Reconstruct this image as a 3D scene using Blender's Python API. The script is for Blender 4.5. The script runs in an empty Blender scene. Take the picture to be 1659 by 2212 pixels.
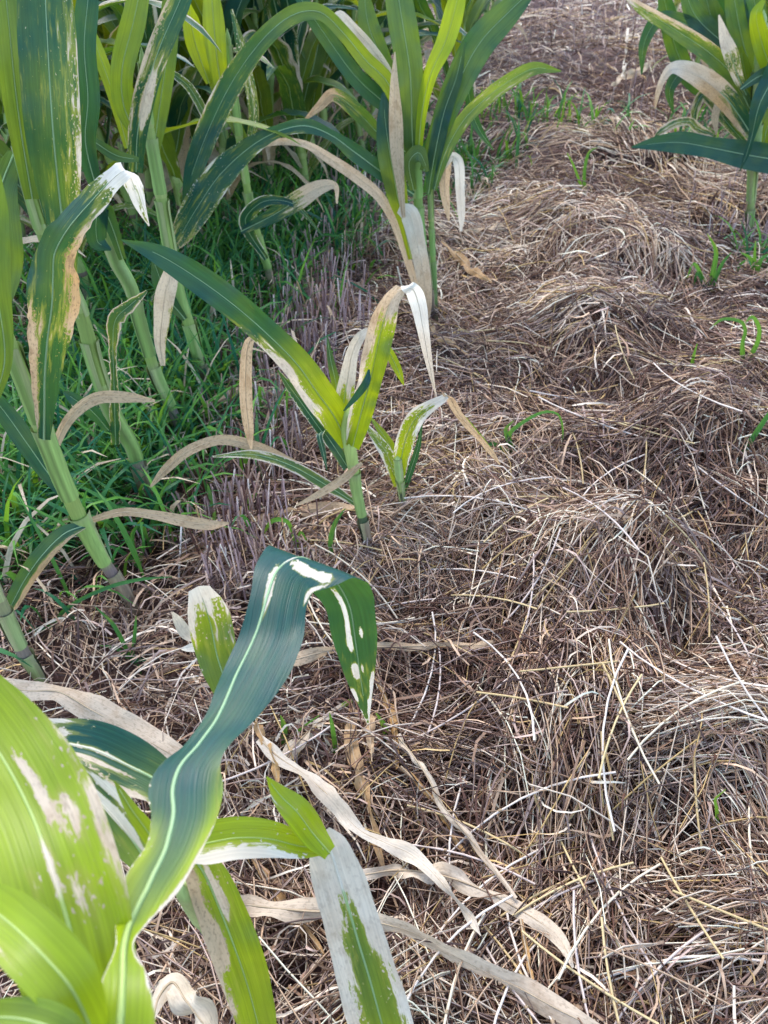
import bpy, math, random
import numpy as np
from mathutils import Vector

random.seed(7)
rng = np.random.default_rng(7)
sc = bpy.context.scene
COL = sc.collection
R = math.radians

# ------------------------------------------------------------------ camera, sky, sun, exposure
CAM_H, PITCH, W_D, H_D, F_D = 1.0, R(40.0), 1659.0, 2212.0, 1736.0
cam_data = bpy.data.cameras.new('camera')
cam_data.sensor_fit = 'VERTICAL'
cam_data.sensor_height = 24.0
cam_data.lens = 24.0 * F_D / H_D
cam_data.clip_start = 0.02
cam_data.clip_end = 400
cam_data.dof.use_dof = True
cam_data.dof.focus_distance = 1.0
cam_data.dof.aperture_fstop = 7.0
cam = bpy.data.objects.new('camera', cam_data)
COL.objects.link(cam)
cam.location = (0, 0, CAM_H)
cam.rotation_euler = (math.pi / 2 - PITCH, 0, 0)
sc.camera = cam

SUN_EL, SUN_AZ = 58.0, -25.0         # azimuth clockwise from +Y (ahead of the camera, a little left)
world = bpy.data.worlds.new('World')
sc.world = world
world.use_nodes = True
wn = world.node_tree
for n in list(wn.nodes):
    wn.nodes.remove(n)
wo = wn.nodes.new('ShaderNodeOutputWorld')
wb = wn.nodes.new('ShaderNodeBackground')
ws = wn.nodes.new('ShaderNodeTexSky')
ws.sky_type = 'NISHITA'
ws.sun_disc = False
ws.sun_elevation = R(SUN_EL)
ws.sun_rotation = R(SUN_AZ)
ws.dust_density = 1.0
ws.air_density = 1.0
wb.inputs['Strength'].default_value = 0.15
wn.links.new(ws.outputs[0], wb.inputs[0])
wn.links.new(wb.outputs[0], wo.inputs[0])

sun_d = bpy.data.lights.new('sun', 'SUN')
sun_d.energy = 1.0
sun_d.angle = R(30)
sun_d.color = (1.0, 0.93, 0.84)
sun = bpy.data.objects.new('sun', sun_d)
COL.objects.link(sun)
sd = Vector((math.sin(R(SUN_AZ)) * math.cos(R(SUN_EL)), math.cos(R(SUN_AZ)) * math.cos(R(SUN_EL)), math.sin(R(SUN_EL))))
sun.rotation_euler = sd.to_track_quat('Z', 'Y').to_euler()
sun.location = (2, 3, 6)

sc.view_settings.view_transform = 'Standard'
sc.view_settings.look = 'None'
sc.view_settings.gamma = 1.0
sc.view_settings.exposure = 2.0

# ------------------------------------------------------------------ pixel <-> place (photo pixels on a 1659 x 2212 grid)
FWD = np.array([0, math.cos(PITCH), -math.sin(PITCH)])
UPV = np.array([0, math.sin(PITCH), math.cos(PITCH)])
RGT = np.array([1.0, 0, 0])
CAMP = np.array([0, 0, CAM_H])

def ray(px, py):
    return FWD * F_D + RGT * (px - W_D / 2) + UPV * (H_D / 2 - py)

def at_y(px, py, y):
    r = ray(px, py)
    return CAMP + r * (y / r[1])

# ------------------------------------------------------------------ noise + lie of the ground
LAT = rng.random((8, 64, 64))
def vnoise(x, y, lam, k=0):
    x = np.asarray(x, float) / lam + 31.7; y = np.asarray(y, float) / lam + 17.3
    xi = np.floor(x).astype(int); yi = np.floor(y).astype(int)
    fx = x - xi; fy = y - yi
    fx = fx * fx * fx * (fx * (fx * 6 - 15) + 10); fy = fy * fy * fy * (fy * (fy * 6 - 15) + 10)
    L = LAT[k]
    a = L[xi % 64, yi % 64]; b = L[(xi + 1) % 64, yi % 64]
    c = L[xi % 64, (yi + 1) % 64]; d = L[(xi + 1) % 64, (yi + 1) % 64]
    return (a * (1 - fx) + b * fx) * (1 - fy) + (c * (1 - fx) + d * fx) * fy - 0.5

def flat_hit(px, py):
    r = ray(px, py)
    return CAMP + r * (-CAM_H / r[2])

HUMPS = []      # (x, y, radius, height): hummocks of straw and the hollows between them
for px, py, rad, hh in [(1290, 560, .22, .10), (1230, 720, .16, .07), (1420, 770, .10, -.06), (1330, 880, .08, -.06), (1500, 980, .17, .09),
                        (1200, 1010, .15, .06), (1020, 1150, .12, .05), (870, 1330, .055, -.06), (1330, 1270, .14, .07), (1460, 1430, .05, -.06),
                        (1420, 1250, .10, .04), (1560, 1640, .11, .06), (1240, 1640, .10, .045), (1080, 1560, .09, .03), (1370, 1900, .07, -.045),
                        (1540, 1960, .09, .05), (1130, 2080, .09, -.02), (880, 1900, .09, -.03), (1300, 340, .3, .10), (1150, 470, .2, .06),
                        (1480, 520, .18, -.02), (1240, 120, .5, .09), (1620, 800, .14, .04), (1140, 1330, .1, .03), (1280, 2080, .07, .03)]:
    p = flat_hit(px, py)
    HUMPS.append((p[0], p[1], rad, hh))

def hmat(x, y):
    x = np.asarray(x, float); y = np.asarray(y, float)
    side = 1.0 / (1.0 + np.exp(-(x - (-0.25 + 0.17 * y)) * 5.0))       # the weedy left is flatter
    h = 0.06 * vnoise(x, y, .55, 0) + 0.085 * vnoise(x, y, .27, 1) + 0.045 * vnoise(x, y, .13, 2)
    for hx, hy, rr, hh in HUMPS:
        h = h + 1.2 * hh * np.exp(-((x - hx) ** 2 + (y - hy) ** 2) / (rr * rr))
    return h * (0.3 + 0.7 * side) + 0.012 * vnoise(x, y, .06, 3)

def ground_hit(px, py, lift=0.0):
    p = flat_hit(px, py)
    r = ray(px, py)
    for _ in range(8):
        z = float(hmat(p[0], p[1])) + lift
        p = CAMP + r * ((z - CAM_H) / r[2])
    return p

# ------------------------------------------------------------------ small helpers
def link(o, parent=None):
    COL.objects.link(o)
    if parent is not None:
        o.parent = parent
    return o

def tag(o, label=None, cat=None, group=None, kind=None):
    if label: o['label'] = label
    if cat: o['category'] = cat
    if group: o['group'] = group
    if kind: o['kind'] = kind
    return o

def thing(name, loc, label, cat, group=None):
    o = link(bpy.data.objects.new(name, None))
    o.empty_display_size = 0.05
    o.location = tuple(float(v) for v in loc)
    return tag(o, label, cat, group)

def mesh_np(name, V, Q, attrs=(), smooth=True, mat=None):
    """V (n,3), Q (m,4) or (m,3) -> mesh; attrs = [(name, 'FLOAT_COLOR'|'FLOAT_VECTOR', array)]"""
    V = np.ascontiguousarray(V, np.float32); Q = np.ascontiguousarray(Q, np.int32)
    me = bpy.data.meshes.new(name)
    k = Q.shape[1]
    me.vertices.add(len(V)); me.vertices.foreach_set('co', V.ravel())
    me.loops.add(Q.size); me.loops.foreach_set('vertex_index', Q.ravel())
    me.polygons.add(len(Q)); me.polygons.foreach_set('loop_start', np.arange(0, Q.size, k, dtype=np.int32))
    if smooth:
        me.polygons.foreach_set('use_smooth', np.ones(len(Q), bool))
    me.update(calc_edges=True)
    for an, at, arr in attrs:
        a = me.attributes.new(an, at, 'POINT')
        if at == 'FLOAT_COLOR':
            a.data.foreach_set('color', np.ascontiguousarray(arr, np.float32).ravel())
        else:
            a.data.foreach_set('vector', np.ascontiguousarray(arr, np.float32).ravel())
    if mat: me.materials.append(mat)
    return me

def spline(P, n):
    """Catmull-Rom through rows of P (all columns), n samples by chord length of the first three"""
    P = np.asarray(P, float)
    if len(P) == 2:
        t = np.linspace(0, 1, n)[:, None]
        return P[0] * (1 - t) + P[1] * t
    d = np.r_[0, np.cumsum(np.maximum(np.linalg.norm(np.diff(P[:, :3], axis=0), axis=1), 1e-6))]
    m = np.empty_like(P)
    m[1:-1] = (P[2:] - P[:-2]) / (d[2:] - d[:-2])[:, None]
    m[0] = (P[1] - P[0]) / (d[1] - d[0]); m[-1] = (P[-1] - P[-2]) / (d[-1] - d[-2])
    s = np.linspace(0, d[-1], n)
    i = np.clip(np.searchsorted(d, s, 'right') - 1, 0, len(P) - 2)
    h = (d[i + 1] - d[i]); t = (s - d[i]) / h
    t = t[:, None]; h = h[:, None]
    return ((2 * t**3 - 3 * t**2 + 1) * P[i] + (t**3 - 2 * t**2 + t) * h * m[i] + (-2 * t**3 + 3 * t**2) * P[i + 1] + (t**3 - t**2) * h * m[i + 1])

def unit(a):
    return a / np.maximum(np.linalg.norm(a, axis=-1, keepdims=True), 1e-9)

# ------------------------------------------------------------------ materials
def new_mat(name):
    m = bpy.data.materials.new(name); m.use_nodes = True
    nt = m.node_tree
    for n in list(nt.nodes): nt.nodes.remove(n)
    return m, nt

def N(nt, t, **kw):
    n = nt.nodes.new(t)
    for k, v in kw.items():
        if k in ('operation', 'blend_type', 'data_type', 'attribute_name', 'interpolation_type', 'noise_dimensions', 'feature', 'clamp'):
            setattr(n, k, v)
        else:
            n.inputs[int(k[1:]) if k[0] == 'i' and k[1:].isdigit() else k].default_value = v
    return n

def MATH(nt, op, a, b=None, c=None):
    n = nt.nodes.new('ShaderNodeMath'); n.operation = op
    for i, v in enumerate((a, b, c)):
        if v is None: continue
        if isinstance(v, (int, float)): n.inputs[i].default_value = v
        else: nt.links.new(v, n.inputs[i])
    return n.outputs[0]

def MIX(nt, f, a, b, bt='MIX'):
    n = nt.nodes.new('ShaderNodeMix'); n.data_type = 'RGBA'; n.blend_type = bt
    for i, v in ((0, f), (6, a), (7, b)):
        if isinstance(v, (int, float)): n.inputs[i].default_value = v
        elif isinstance(v, tuple): n.inputs[i].default_value = (*v, 1)
        else: nt.links.new(v, n.inputs[i])
    return n.outputs[2]

def STEP(nt, v, lo, hi):
    n = nt.nodes.new('ShaderNodeMapRange'); n.interpolation_type = 'SMOOTHSTEP'
    nt.links.new(v, n.inputs[0]); n.inputs[1].default_value = lo; n.inputs[2].default_value = hi
    return n.outputs[0]

def scaled_noise(nt, vec, s, detail=3.0, rough=.55):
    m = nt.nodes.new('ShaderNodeVectorMath'); m.operation = 'MULTIPLY'
    nt.links.new(vec, m.inputs[0]); m.inputs[1].default_value = s
    n = nt.nodes.new('ShaderNodeTexNoise'); n.inputs['Scale'].default_value = 1.0
    n.inputs['Detail'].default_value = detail; n.inputs['Roughness'].default_value = rough
    nt.links.new(m.outputs[0], n.inputs['Vector'])
    return n.outputs[0]

def leaf_material(name, green, yellow, tgreen, tyellow, transl=0.42, white=(.84, .80, .68), tan=(.53, .31, .115), spec=.42):
    m, nt = new_mat(name)
    lu = N(nt, 'ShaderNodeAttribute', attribute_name='lu').outputs['Vector']
    mk = N(nt, 'ShaderNodeAttribute', attribute_name='mask')
    sp = nt.nodes.new('ShaderNodeSeparateColor'); nt.links.new(mk.outputs['Color'], sp.inputs[0])
    dmg, yel, dry = sp.outputs[0], sp.outputs[1], sp.outputs[2]
    n1 = scaled_noise(nt, lu, (150, 17, 9), 5, .62)
    n2 = scaled_noise(nt, lu, (420, 190, 9), 2, .5)
    n3 = scaled_noise(nt, lu, (900, 5, 9), 2, .5)
    n4 = scaled_noise(nt, lu, (24, 14, 5), 3, .5)
    a = MATH(nt, 'ADD', MATH(nt, 'MULTIPLY_ADD', n1, 1.5, -1.25), dmg)
    a2 = MATH(nt, 'ADD', MATH(nt, 'MULTIPLY_ADD', n2, 1.2, -1.06), MATH(nt, 'MULTIPLY', MATH(nt, 'MINIMUM', dmg, .6), .8))
    core = MATH(nt, 'MAXIMUM', STEP(nt, a, -.02, .10), STEP(nt, a2, -.02, .08))
    halo = MATH(nt, 'MAXIMUM', STEP(nt, a, -.24, .03), STEP(nt, a2, -.07, .03))
    yv = MATH(nt, 'ADD', yel, MATH(nt, 'MULTIPLY_ADD', n4, .5, -.25)); 
    c = MIX(nt, yv, green, yellow)
    tc = MIX(nt, yv, tgreen, tyellow)
    n5 = scaled_noise(nt, lu, (260, 9, 7), 3, .6)
    vein = MATH(nt, 'ADD', MATH(nt, 'MULTIPLY_ADD', n3, .6, .35), MATH(nt, 'MULTIPLY', n5, .7))
    vc = nt.nodes.new('ShaderNodeCombineColor')
    for i in range(3): nt.links.new(vein, vc.inputs[i])
    c = MIX(nt, 1.0, c, vc.outputs[0], 'MULTIPLY')
    c = MIX(nt, MATH(nt, 'MULTIPLY', halo, .6), c, (.34, .36, .06))
    bl = MIX(nt, dry, white, tan)
    blot = STEP(nt, n2, .50, .72)
    bl = MIX(nt, MATH(nt, 'MULTIPLY', blot, MATH(nt, 'MULTIPLY', dry, .7)), bl, (.16, .09, .05))
    n6 = scaled_noise(nt, lu, (60, 30, 3), 4, .65)
    bl = MIX(nt, MATH(nt, 'MULTIPLY', STEP(nt, n6, .5, .66), MATH(nt, 'MULTIPLY', dry, .6)), bl, (.30, .17, .08))
    bl = MIX(nt, MATH(nt, 'MULTIPLY_ADD', STEP(nt, n4, .45, .65), .25, 0), bl, (.50, .33, .18))
    bl = MIX(nt, .6, bl, MIX(nt, 1.0, bl, vc.outputs[0], 'MULTIPLY'))
    c = MIX(nt, core, c, bl)
    pr = nt.nodes.new('ShaderNodeBsdfPrincipled')
    nt.links.new(c, pr.inputs['Base Color'])
    rg = MATH(nt, 'MULTIPLY_ADD', core, .3, .40)
    nt.links.new(rg, pr.inputs['Roughness'])
    pr.inputs['Specular IOR Level'].default_value = spec
    bmp = nt.nodes.new('ShaderNodeBump'); bmp.inputs['Strength'].default_value = .5; bmp.inputs['Distance'].default_value = .001
    nt.links.new(n3, bmp.inputs['Height']); nt.links.new(bmp.outputs[0], pr.inputs['Normal'])
    tr = nt.nodes.new('ShaderNodeBsdfTranslucent')
    tc = MIX(nt, 1.0, tc, vc.outputs[0], 'MULTIPLY')
    tc = MIX(nt, MATH(nt, 'MULTIPLY', halo, .6), tc, (.42, .40, .04))
    tc = MIX(nt, core, tc, bl)
    nt.links.new(tc, tr.inputs[0])
    ms = nt.nodes.new('ShaderNodeMixShader'); ms.inputs[0].default_value = transl
    nt.links.new(pr.outputs[0], ms.inputs[1]); nt.links.new(tr.outputs[0], ms.inputs[2])
    out = nt.nodes.new('ShaderNodeOutputMaterial'); nt.links.new(ms.outputs[0], out.inputs[0])
    return m

M_LEAF = leaf_material('corn_leaf', (.004, .070, .064), (.275, .385, .006), (.055, .14, .004), (.50, .55, .005))
M_GRASS = leaf_material('grass_blade', (.012, .105, .050), (.14, .34, .04), (.05, .19, .025), (.28, .48, .03), .35, spec=.2)

def vcol_material(name, rough=.6, grain=0.0, transl=0.0, spec=.35, stretch=(260, 260, 260)):
    m, nt = new_mat(name)
    at = N(nt, 'ShaderNodeAttribute', attribute_name='col').outputs['Color']
    c = at
    if grain:
        g = nt.nodes.new('ShaderNodeTexCoord').outputs['Object']
        n = scaled_noise(nt, g, stretch, 3, .6)
        v = MATH(nt, 'MULTIPLY_ADD', n, grain * 2, 1 - grain)
        cc = nt.nodes.new('ShaderNodeCombineColor')
        for i in range(3): nt.links.new(v, cc.inputs[i])
        c = MIX(nt, 1.0, c, cc.outputs[0], 'MULTIPLY')
    pr = nt.nodes.new('ShaderNodeBsdfPrincipled')
    nt.links.new(c, pr.inputs['Base Color']); pr.inputs['Roughness'].default_value = rough
    pr.inputs['Specular IOR Level'].default_value = spec
    sh = pr.outputs[0]
    if transl:
        tr = nt.nodes.new('ShaderNodeBsdfTranslucent'); nt.links.new(c, tr.inputs[0])
        ms = nt.nodes.new('ShaderNodeMixShader'); ms.inputs[0].default_value = transl
        nt.links.new(sh, ms.inputs[1]); nt.links.new(tr.outputs[0], ms.inputs[2]); sh = ms.outputs[0]
    out = nt.nodes.new('ShaderNodeOutputMaterial'); nt.links.new(sh, out.inputs[0])
    return m

M_STRAW = vcol_material('straw', .5, .35, .12)
M_STALK = vcol_material('corn_stalk', .42, .4, .0, .5, (420, 420, 22))
M_RIB = vcol_material('leaf_midrib', .45, .1, .25)

def soil_material():
    m, nt = new_mat('red_soil')
    g = nt.nodes.new('ShaderNodeTexCoord').outputs['Object']
    a = scaled_noise(nt, g, (14, 14, 14), 6, .65)
    b = scaled_noise(nt, g, (130, 130, 130), 4, .7)
    c = MIX(nt, STEP(nt, a, .35, .68), (.035, .015, .011), (.105, .046, .034))
    c = MIX(nt, STEP(nt, b, .5, .75), c, (.15, .08, .06))
    pr = nt.nodes.new('ShaderNodeBsdfPrincipled'); nt.links.new(c, pr.inputs['Base Color']); pr.inputs['Roughness'].default_value = .92
    bmp = nt.nodes.new('ShaderNodeBump'); bmp.inputs['Strength'].default_value = .9; bmp.inputs['Distance'].default_value = .01
    nt.links.new(b, bmp.inputs['Height']); nt.links.new(bmp.outputs[0], pr.inputs['Normal'])
    out = nt.nodes.new('ShaderNodeOutputMaterial'); nt.links.new(pr.outputs[0], out.inputs[0])
    return m
M_SOIL = soil_material()

# ------------------------------------------------------------------ ground
def build_ground():
    def axis(n, lim, p):
        t = np.linspace(-1, 1, n)
        return np.sign(t) * np.abs(t) ** p * lim
    xs = axis(301, 120, 4.0); ys = axis(301, 120, 4.0) + 1.2
    X, Y = np.meshgrid(xs, ys, indexing='ij')
    near = np.exp(-((X / 6) ** 2 + (Y / 10) ** 2))
    Z = (hmat(X, Y) - 0.068 + 0.008 * vnoise(X, Y, .03, 4)) * near - 0.02 * (1 - near)
    n = len(xs)
    V = np.stack([X, Y, Z], -1).reshape(-1, 3)
    i = np.arange(n * n).reshape(n, n)
    Q = np.stack([i[:-1, :-1], i[1:, :-1], i[1:, 1:], i[:-1, 1:]], -1).reshape(-1, 4)
    o = link(bpy.data.objects.new('ground', mesh_np('ground', V, Q, mat=M_SOIL)))
    tag(o, 'bare reddish brown field soil under the straw', 'soil', kind='structure')
build_ground()

# ------------------------------------------------------------------ straw mat
PAL = np.array([(.28, .165, .10), (.50, .335, .21), (.78, .63, .47), (.16, .10, .08), (.055, .027, .02), (.52, .35, .14), (.42, .295, .235), (.12, .055, .035)])
def ribbons(P, S, Nn, Wd, colr, tube):
    """P (n,k,3) paths, S/Nn (n,k,3) frames, Wd (n,k) half widths -> verts, quads, colours"""
    n, k, _ = P.shape
    if tube:
        ring = [(math.cos(a), math.sin(a)) for a in (R(-30), R(90), R(210))]
        V = np.stack([P + S * (Wd * c)[..., None] + Nn * (Wd * s)[..., None] for c, s in ring], 2)
        m = 3
    else:
        V = np.stack([P - S * Wd[..., None], P + S * Wd[..., None]], 2)
        m = 2
    idx = np.arange(n * k * m).reshape(n, k, m)
    Q = []
    for j in range(m if tube else 1):
        j2 = (j + 1) % m
        Q.append(np.stack([idx[:, :-1, j], idx[:, :-1, j2], idx[:, 1:, j2], idx[:, 1:, j]], -1).reshape(-1, 4))
    C = np.repeat(np.repeat(colr[:, None, None, :], k, 1), m, 2).reshape(-1, 4)
    return V.reshape(-1, 3), np.concatenate(Q), C

def colours(n, prob):
    ci = rng.choice(len(PAL), n, p=np.array(prob) / sum(prob))
    c = PAL[ci] * (0.72 + 0.56 * rng.random((n, 1)))
    return np.concatenate([np.clip(c, 0, .85), np.ones((n, 1))], 1)

def straw_field(x, y, tube, lmin, lmax, wmin, wmax, curl, lift, prob, k=6, bundle=.7, aim=None):
    n = len(x)
    patch = vnoise(x, y, .45, 7) + .5 * vnoise(x, y, .16, 4)
    e = .02
    gx = (hmat(x + e, y) - hmat(x - e, y)) / (2 * e); gy = (hmat(x, y + e) - hmat(x, y - e)) / (2 * e)
    slope = np.hypot(gx, gy)
    flow = vnoise(x, y, .30, 5) * 9.0 + vnoise(x, y, .11, 6) * 4.0
    down = np.arctan2(-gy, -gx)
    rnd = rng.uniform(-math.pi, math.pi, n)
    use = rng.random(n)
    ang = np.where(use < bundle, flow + rng.normal(0, .35, n), rnd)
    hang = (rng.random(n) < np.clip(slope * 1.6 - .15, 0, .75))
    ang = np.where(hang, down + rng.normal(0, .45, n), ang)
    if aim is not None: ang = aim
    L = rng.uniform(lmin, lmax, n) * (1 + .12 * y)
    cur = rng.normal(0, curl, n) / np.maximum(L, .02) * .1
    dcur = rng.normal(0, curl * .8, n)
    P = np.empty((n, k, 3)); T = np.empty((n, k, 3))
    cx, cy, a = x.copy(), y.copy(), ang.copy()
    layer = rng.random(n) ** .8 * lift - .055
    pitch = rng.normal(0, .16, n)
    arch = np.abs(rng.normal(0, .012 + curl * .008, n))
    st = L / (k - 1)
    for j in range(k):
        f = j / (k - 1)
        P[:, j, 0] = cx; P[:, j, 1] = cy
        P[:, j, 2] = hmat(cx, cy) + layer + np.maximum(pitch * (f - .5) * L, -.012 - layer * .5) + arch * np.sin(math.pi * f)
        a = a + (cur + dcur * math.sin(2.2 * f * 3)) * .5
        cx = cx + np.cos(a) * st; cy = cy + np.sin(a) * st
    T[:, 1:-1] = P[:, 2:] - P[:, :-2]; T[:, 0] = P[:, 1] - P[:, 0]; T[:, -1] = P[:, -1] - P[:, -2]
    T = unit(T)
    up = np.zeros_like(T); up[..., 2] = 1
    S = unit(np.cross(T, up)); Nn = unit(np.cross(S, T))
    wd = rng.uniform(wmin, wmax, n) * (1 + .22 * np.maximum(y - .6, 0)) * .5
    prof = np.linspace(0, 1, k)
    if tube:
        Wd = wd[:, None] * np.ones(k)
    else:
        Wd = wd[:, None] * (1 - .75 * prof ** 2)[None, :]
        tw = rng.uniform(-1.2, 1.2, n)[:, None] + rng.normal(0, 1.3, n)[:, None] * prof[None, :]
        S2 = S * np.cos(tw)[..., None] + Nn * np.sin(tw)[..., None]
        Nn = np.cross(S2, T); S = S2
    cA = colours(n, prob); cB = colours(n, [3, 1.2, .5, 2, 3, .4, .8, 4])
    cc = np.where((rng.random(n) < np.clip((.24 if aim is None else .0) + patch * 1.5, 0, .85))[:, None], cB, cA)
    return ribbons(P, S, Nn, Wd, cc, tube)

def in_view(n, y0, y1, bias=1.0, margin=.45):
    """points on the field the lens can see, and a margin around them"""
    y = y0 + (y1 - y0) * rng.random(n) ** bias
    half = .50 * np.hypot(y, CAM_H) * np.cos(np.arctan2(CAM_H, y) - PITCH) + margin
    x = rng.uniform(-1, 1, n) * half
    return x, y

def straw_keep(x, y):
    """thin the straw out under the weeds on the left and on bare soil"""
    left = 1.0 / (1.0 + np.exp(-(x - (-0.33 + 0.10 * y)) * 9.0))
    bare = np.ones_like(x)
    for px, py, rr, s in [(1560, 480, .16, .8), (860, 1330, .05, .8), (860, 2000, .09, .6), (620, 2080, .10, .6), (880, 1880, .06, .5)]:
        p = flat_hit(px, py)
        bare -= s * np.exp(-((x - p[0]) ** 2 + (y - p[1]) ** 2) / rr ** 2)
    return rng.random(len(x)) < (0.28 + .72 * left) * np.clip(bare, 0, 1)

parts = []
TONE = [2.4, 2.8, 3.2, 1.8, 1.4, .3, 2.6, 1.8]
for y0, y1, nr, ntb in [(.12, .8, 15000, 9000), (.8, 1.7, 22000, 13000), (1.7, 3.2, 22000, 13000), (3.2, 10, 24000, 8000)]:
    for cnt, tube, a in [(nr, False, (.035, .12, .0014, .0040, .45, .082, TONE)), (ntb, True, (.05, .17, .0012, .0027, .16, .092, [2.6, 3, 3.4, 1.4, .8, 1.0, 1.8, 1.0]))]:
        x, y = in_view(cnt, y0, y1)
        kp = straw_keep(x, y)
        parts.append(straw_field(x[kp], y[kp], tube, *a, k=6 if not tube else 4))
# combed swaths: bundles of straw lying the same way over the hummocks
for i in range(95):
    cy = .25 + 3.4 * random.random() ** 1.3
    half = .5 * math.hypot(cy, CAM_H) * math.cos(math.atan2(CAM_H, cy) - PITCH)
    cx = random.uniform(-.1 + .1 * cy, half + .2)
    n = random.randint(50, 110); sp_ = random.uniform(.025, .06) * (1 + .2 * cy)
    x = rng.normal(cx, sp_, n); y = rng.normal(cy, sp_, n)
    parts.append(straw_field(x, y, True, .08, .19, .0014, .0027, .14, .03, [2, 3, 4.5, .6, .3, .8, 2.4, .5], k=5, aim=rng.normal(random.uniform(0, 3.14), .16, n)))
    parts[-1][0][:, 2] += .045
def merge(parts):
    V, Q, C, off = [], [], [], 0
    for v, q, c in parts:
        V.append(v); Q.append(q + off); C.append(c); off += len(v)
    return np.concatenate(V), np.concatenate(Q), np.concatenate(C)
V, Q, C = merge(parts)
o = link(bpy.data.objects.new('straw_mat', mesh_np('straw_mat', V, Q, [('col', 'FLOAT_COLOR', C)], mat=M_STRAW)))
tag(o, 'matted layer of dry tan and grey wheat straw covering the field', 'straw', kind='stuff')

# rows of cut stubble standing in the straw
def stubble():
    out = []
    rows = [((470, 1230), (585, 900), 300, .07), ((585, 900), (690, 640), 380, .075), ((690, 640), (790, 420), 260, .08), ((640, 760), (700, 690), 90, .05),
            ((1640, 560), (1600, 400), 120, .12), ((1330, 120), (1420, 330), 60, .1), ((505, 1140), (545, 1300), 120, .05), ((1300, 30), (1180, 160), 100, .4)]
    for a, b, n, spread in rows:
        A, B = flat_hit(*a), flat_hit(*b)
        t = rng.random(n)[:, None]
        G = A * (1 - t) + B * t
        G[:, 0] += rng.normal(0, spread, n); G[:, 1] += rng.normal(0, spread * .4, n)
        k = 3
        Hh = rng.uniform(.05, .13, n) * (1 + .08 * G[:, 1])
        lean = rng.normal(0, .16, (n, 2)); 
        P = np.empty((n, k, 3))
        for j in range(k):
            f = j / (k - 1)
            P[:, j, 0] = G[:, 0] + lean[:, 0] * Hh * f; P[:, j, 1] = G[:, 1] + lean[:, 1] * Hh * f
            P[:, j, 2] = hmat(G[:, 0], G[:, 1]) - .02 + Hh * f
        S = np.zeros((n, k, 3)); S[..., 0] = 1; Nn = np.zeros((n, k, 3)); Nn[..., 1] = 1
        Wd = (rng.uniform(.0018, .0032, n) * (1 + .15 * G[:, 1]) * .6)[:, None] * np.ones(k)
        out.append(ribbons(P, S, Nn, Wd, np.clip(colours(n, [.5, 1.5, 1.0, 1, .3, .1, 5, .3]) * np.array([1.25, 1.2, 1.4, 1]), 0, 1), True))
    V, Q, C = merge(out)
    o = link(bpy.data.objects.new('stubble', mesh_np('stubble', V, Q, [('col', 'FLOAT_COLOR', C)], mat=M_STRAW)))
    tag(o, 'rows of upright grey cut wheat stubble stems', 'stubble', kind='stuff')
stubble()

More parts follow.
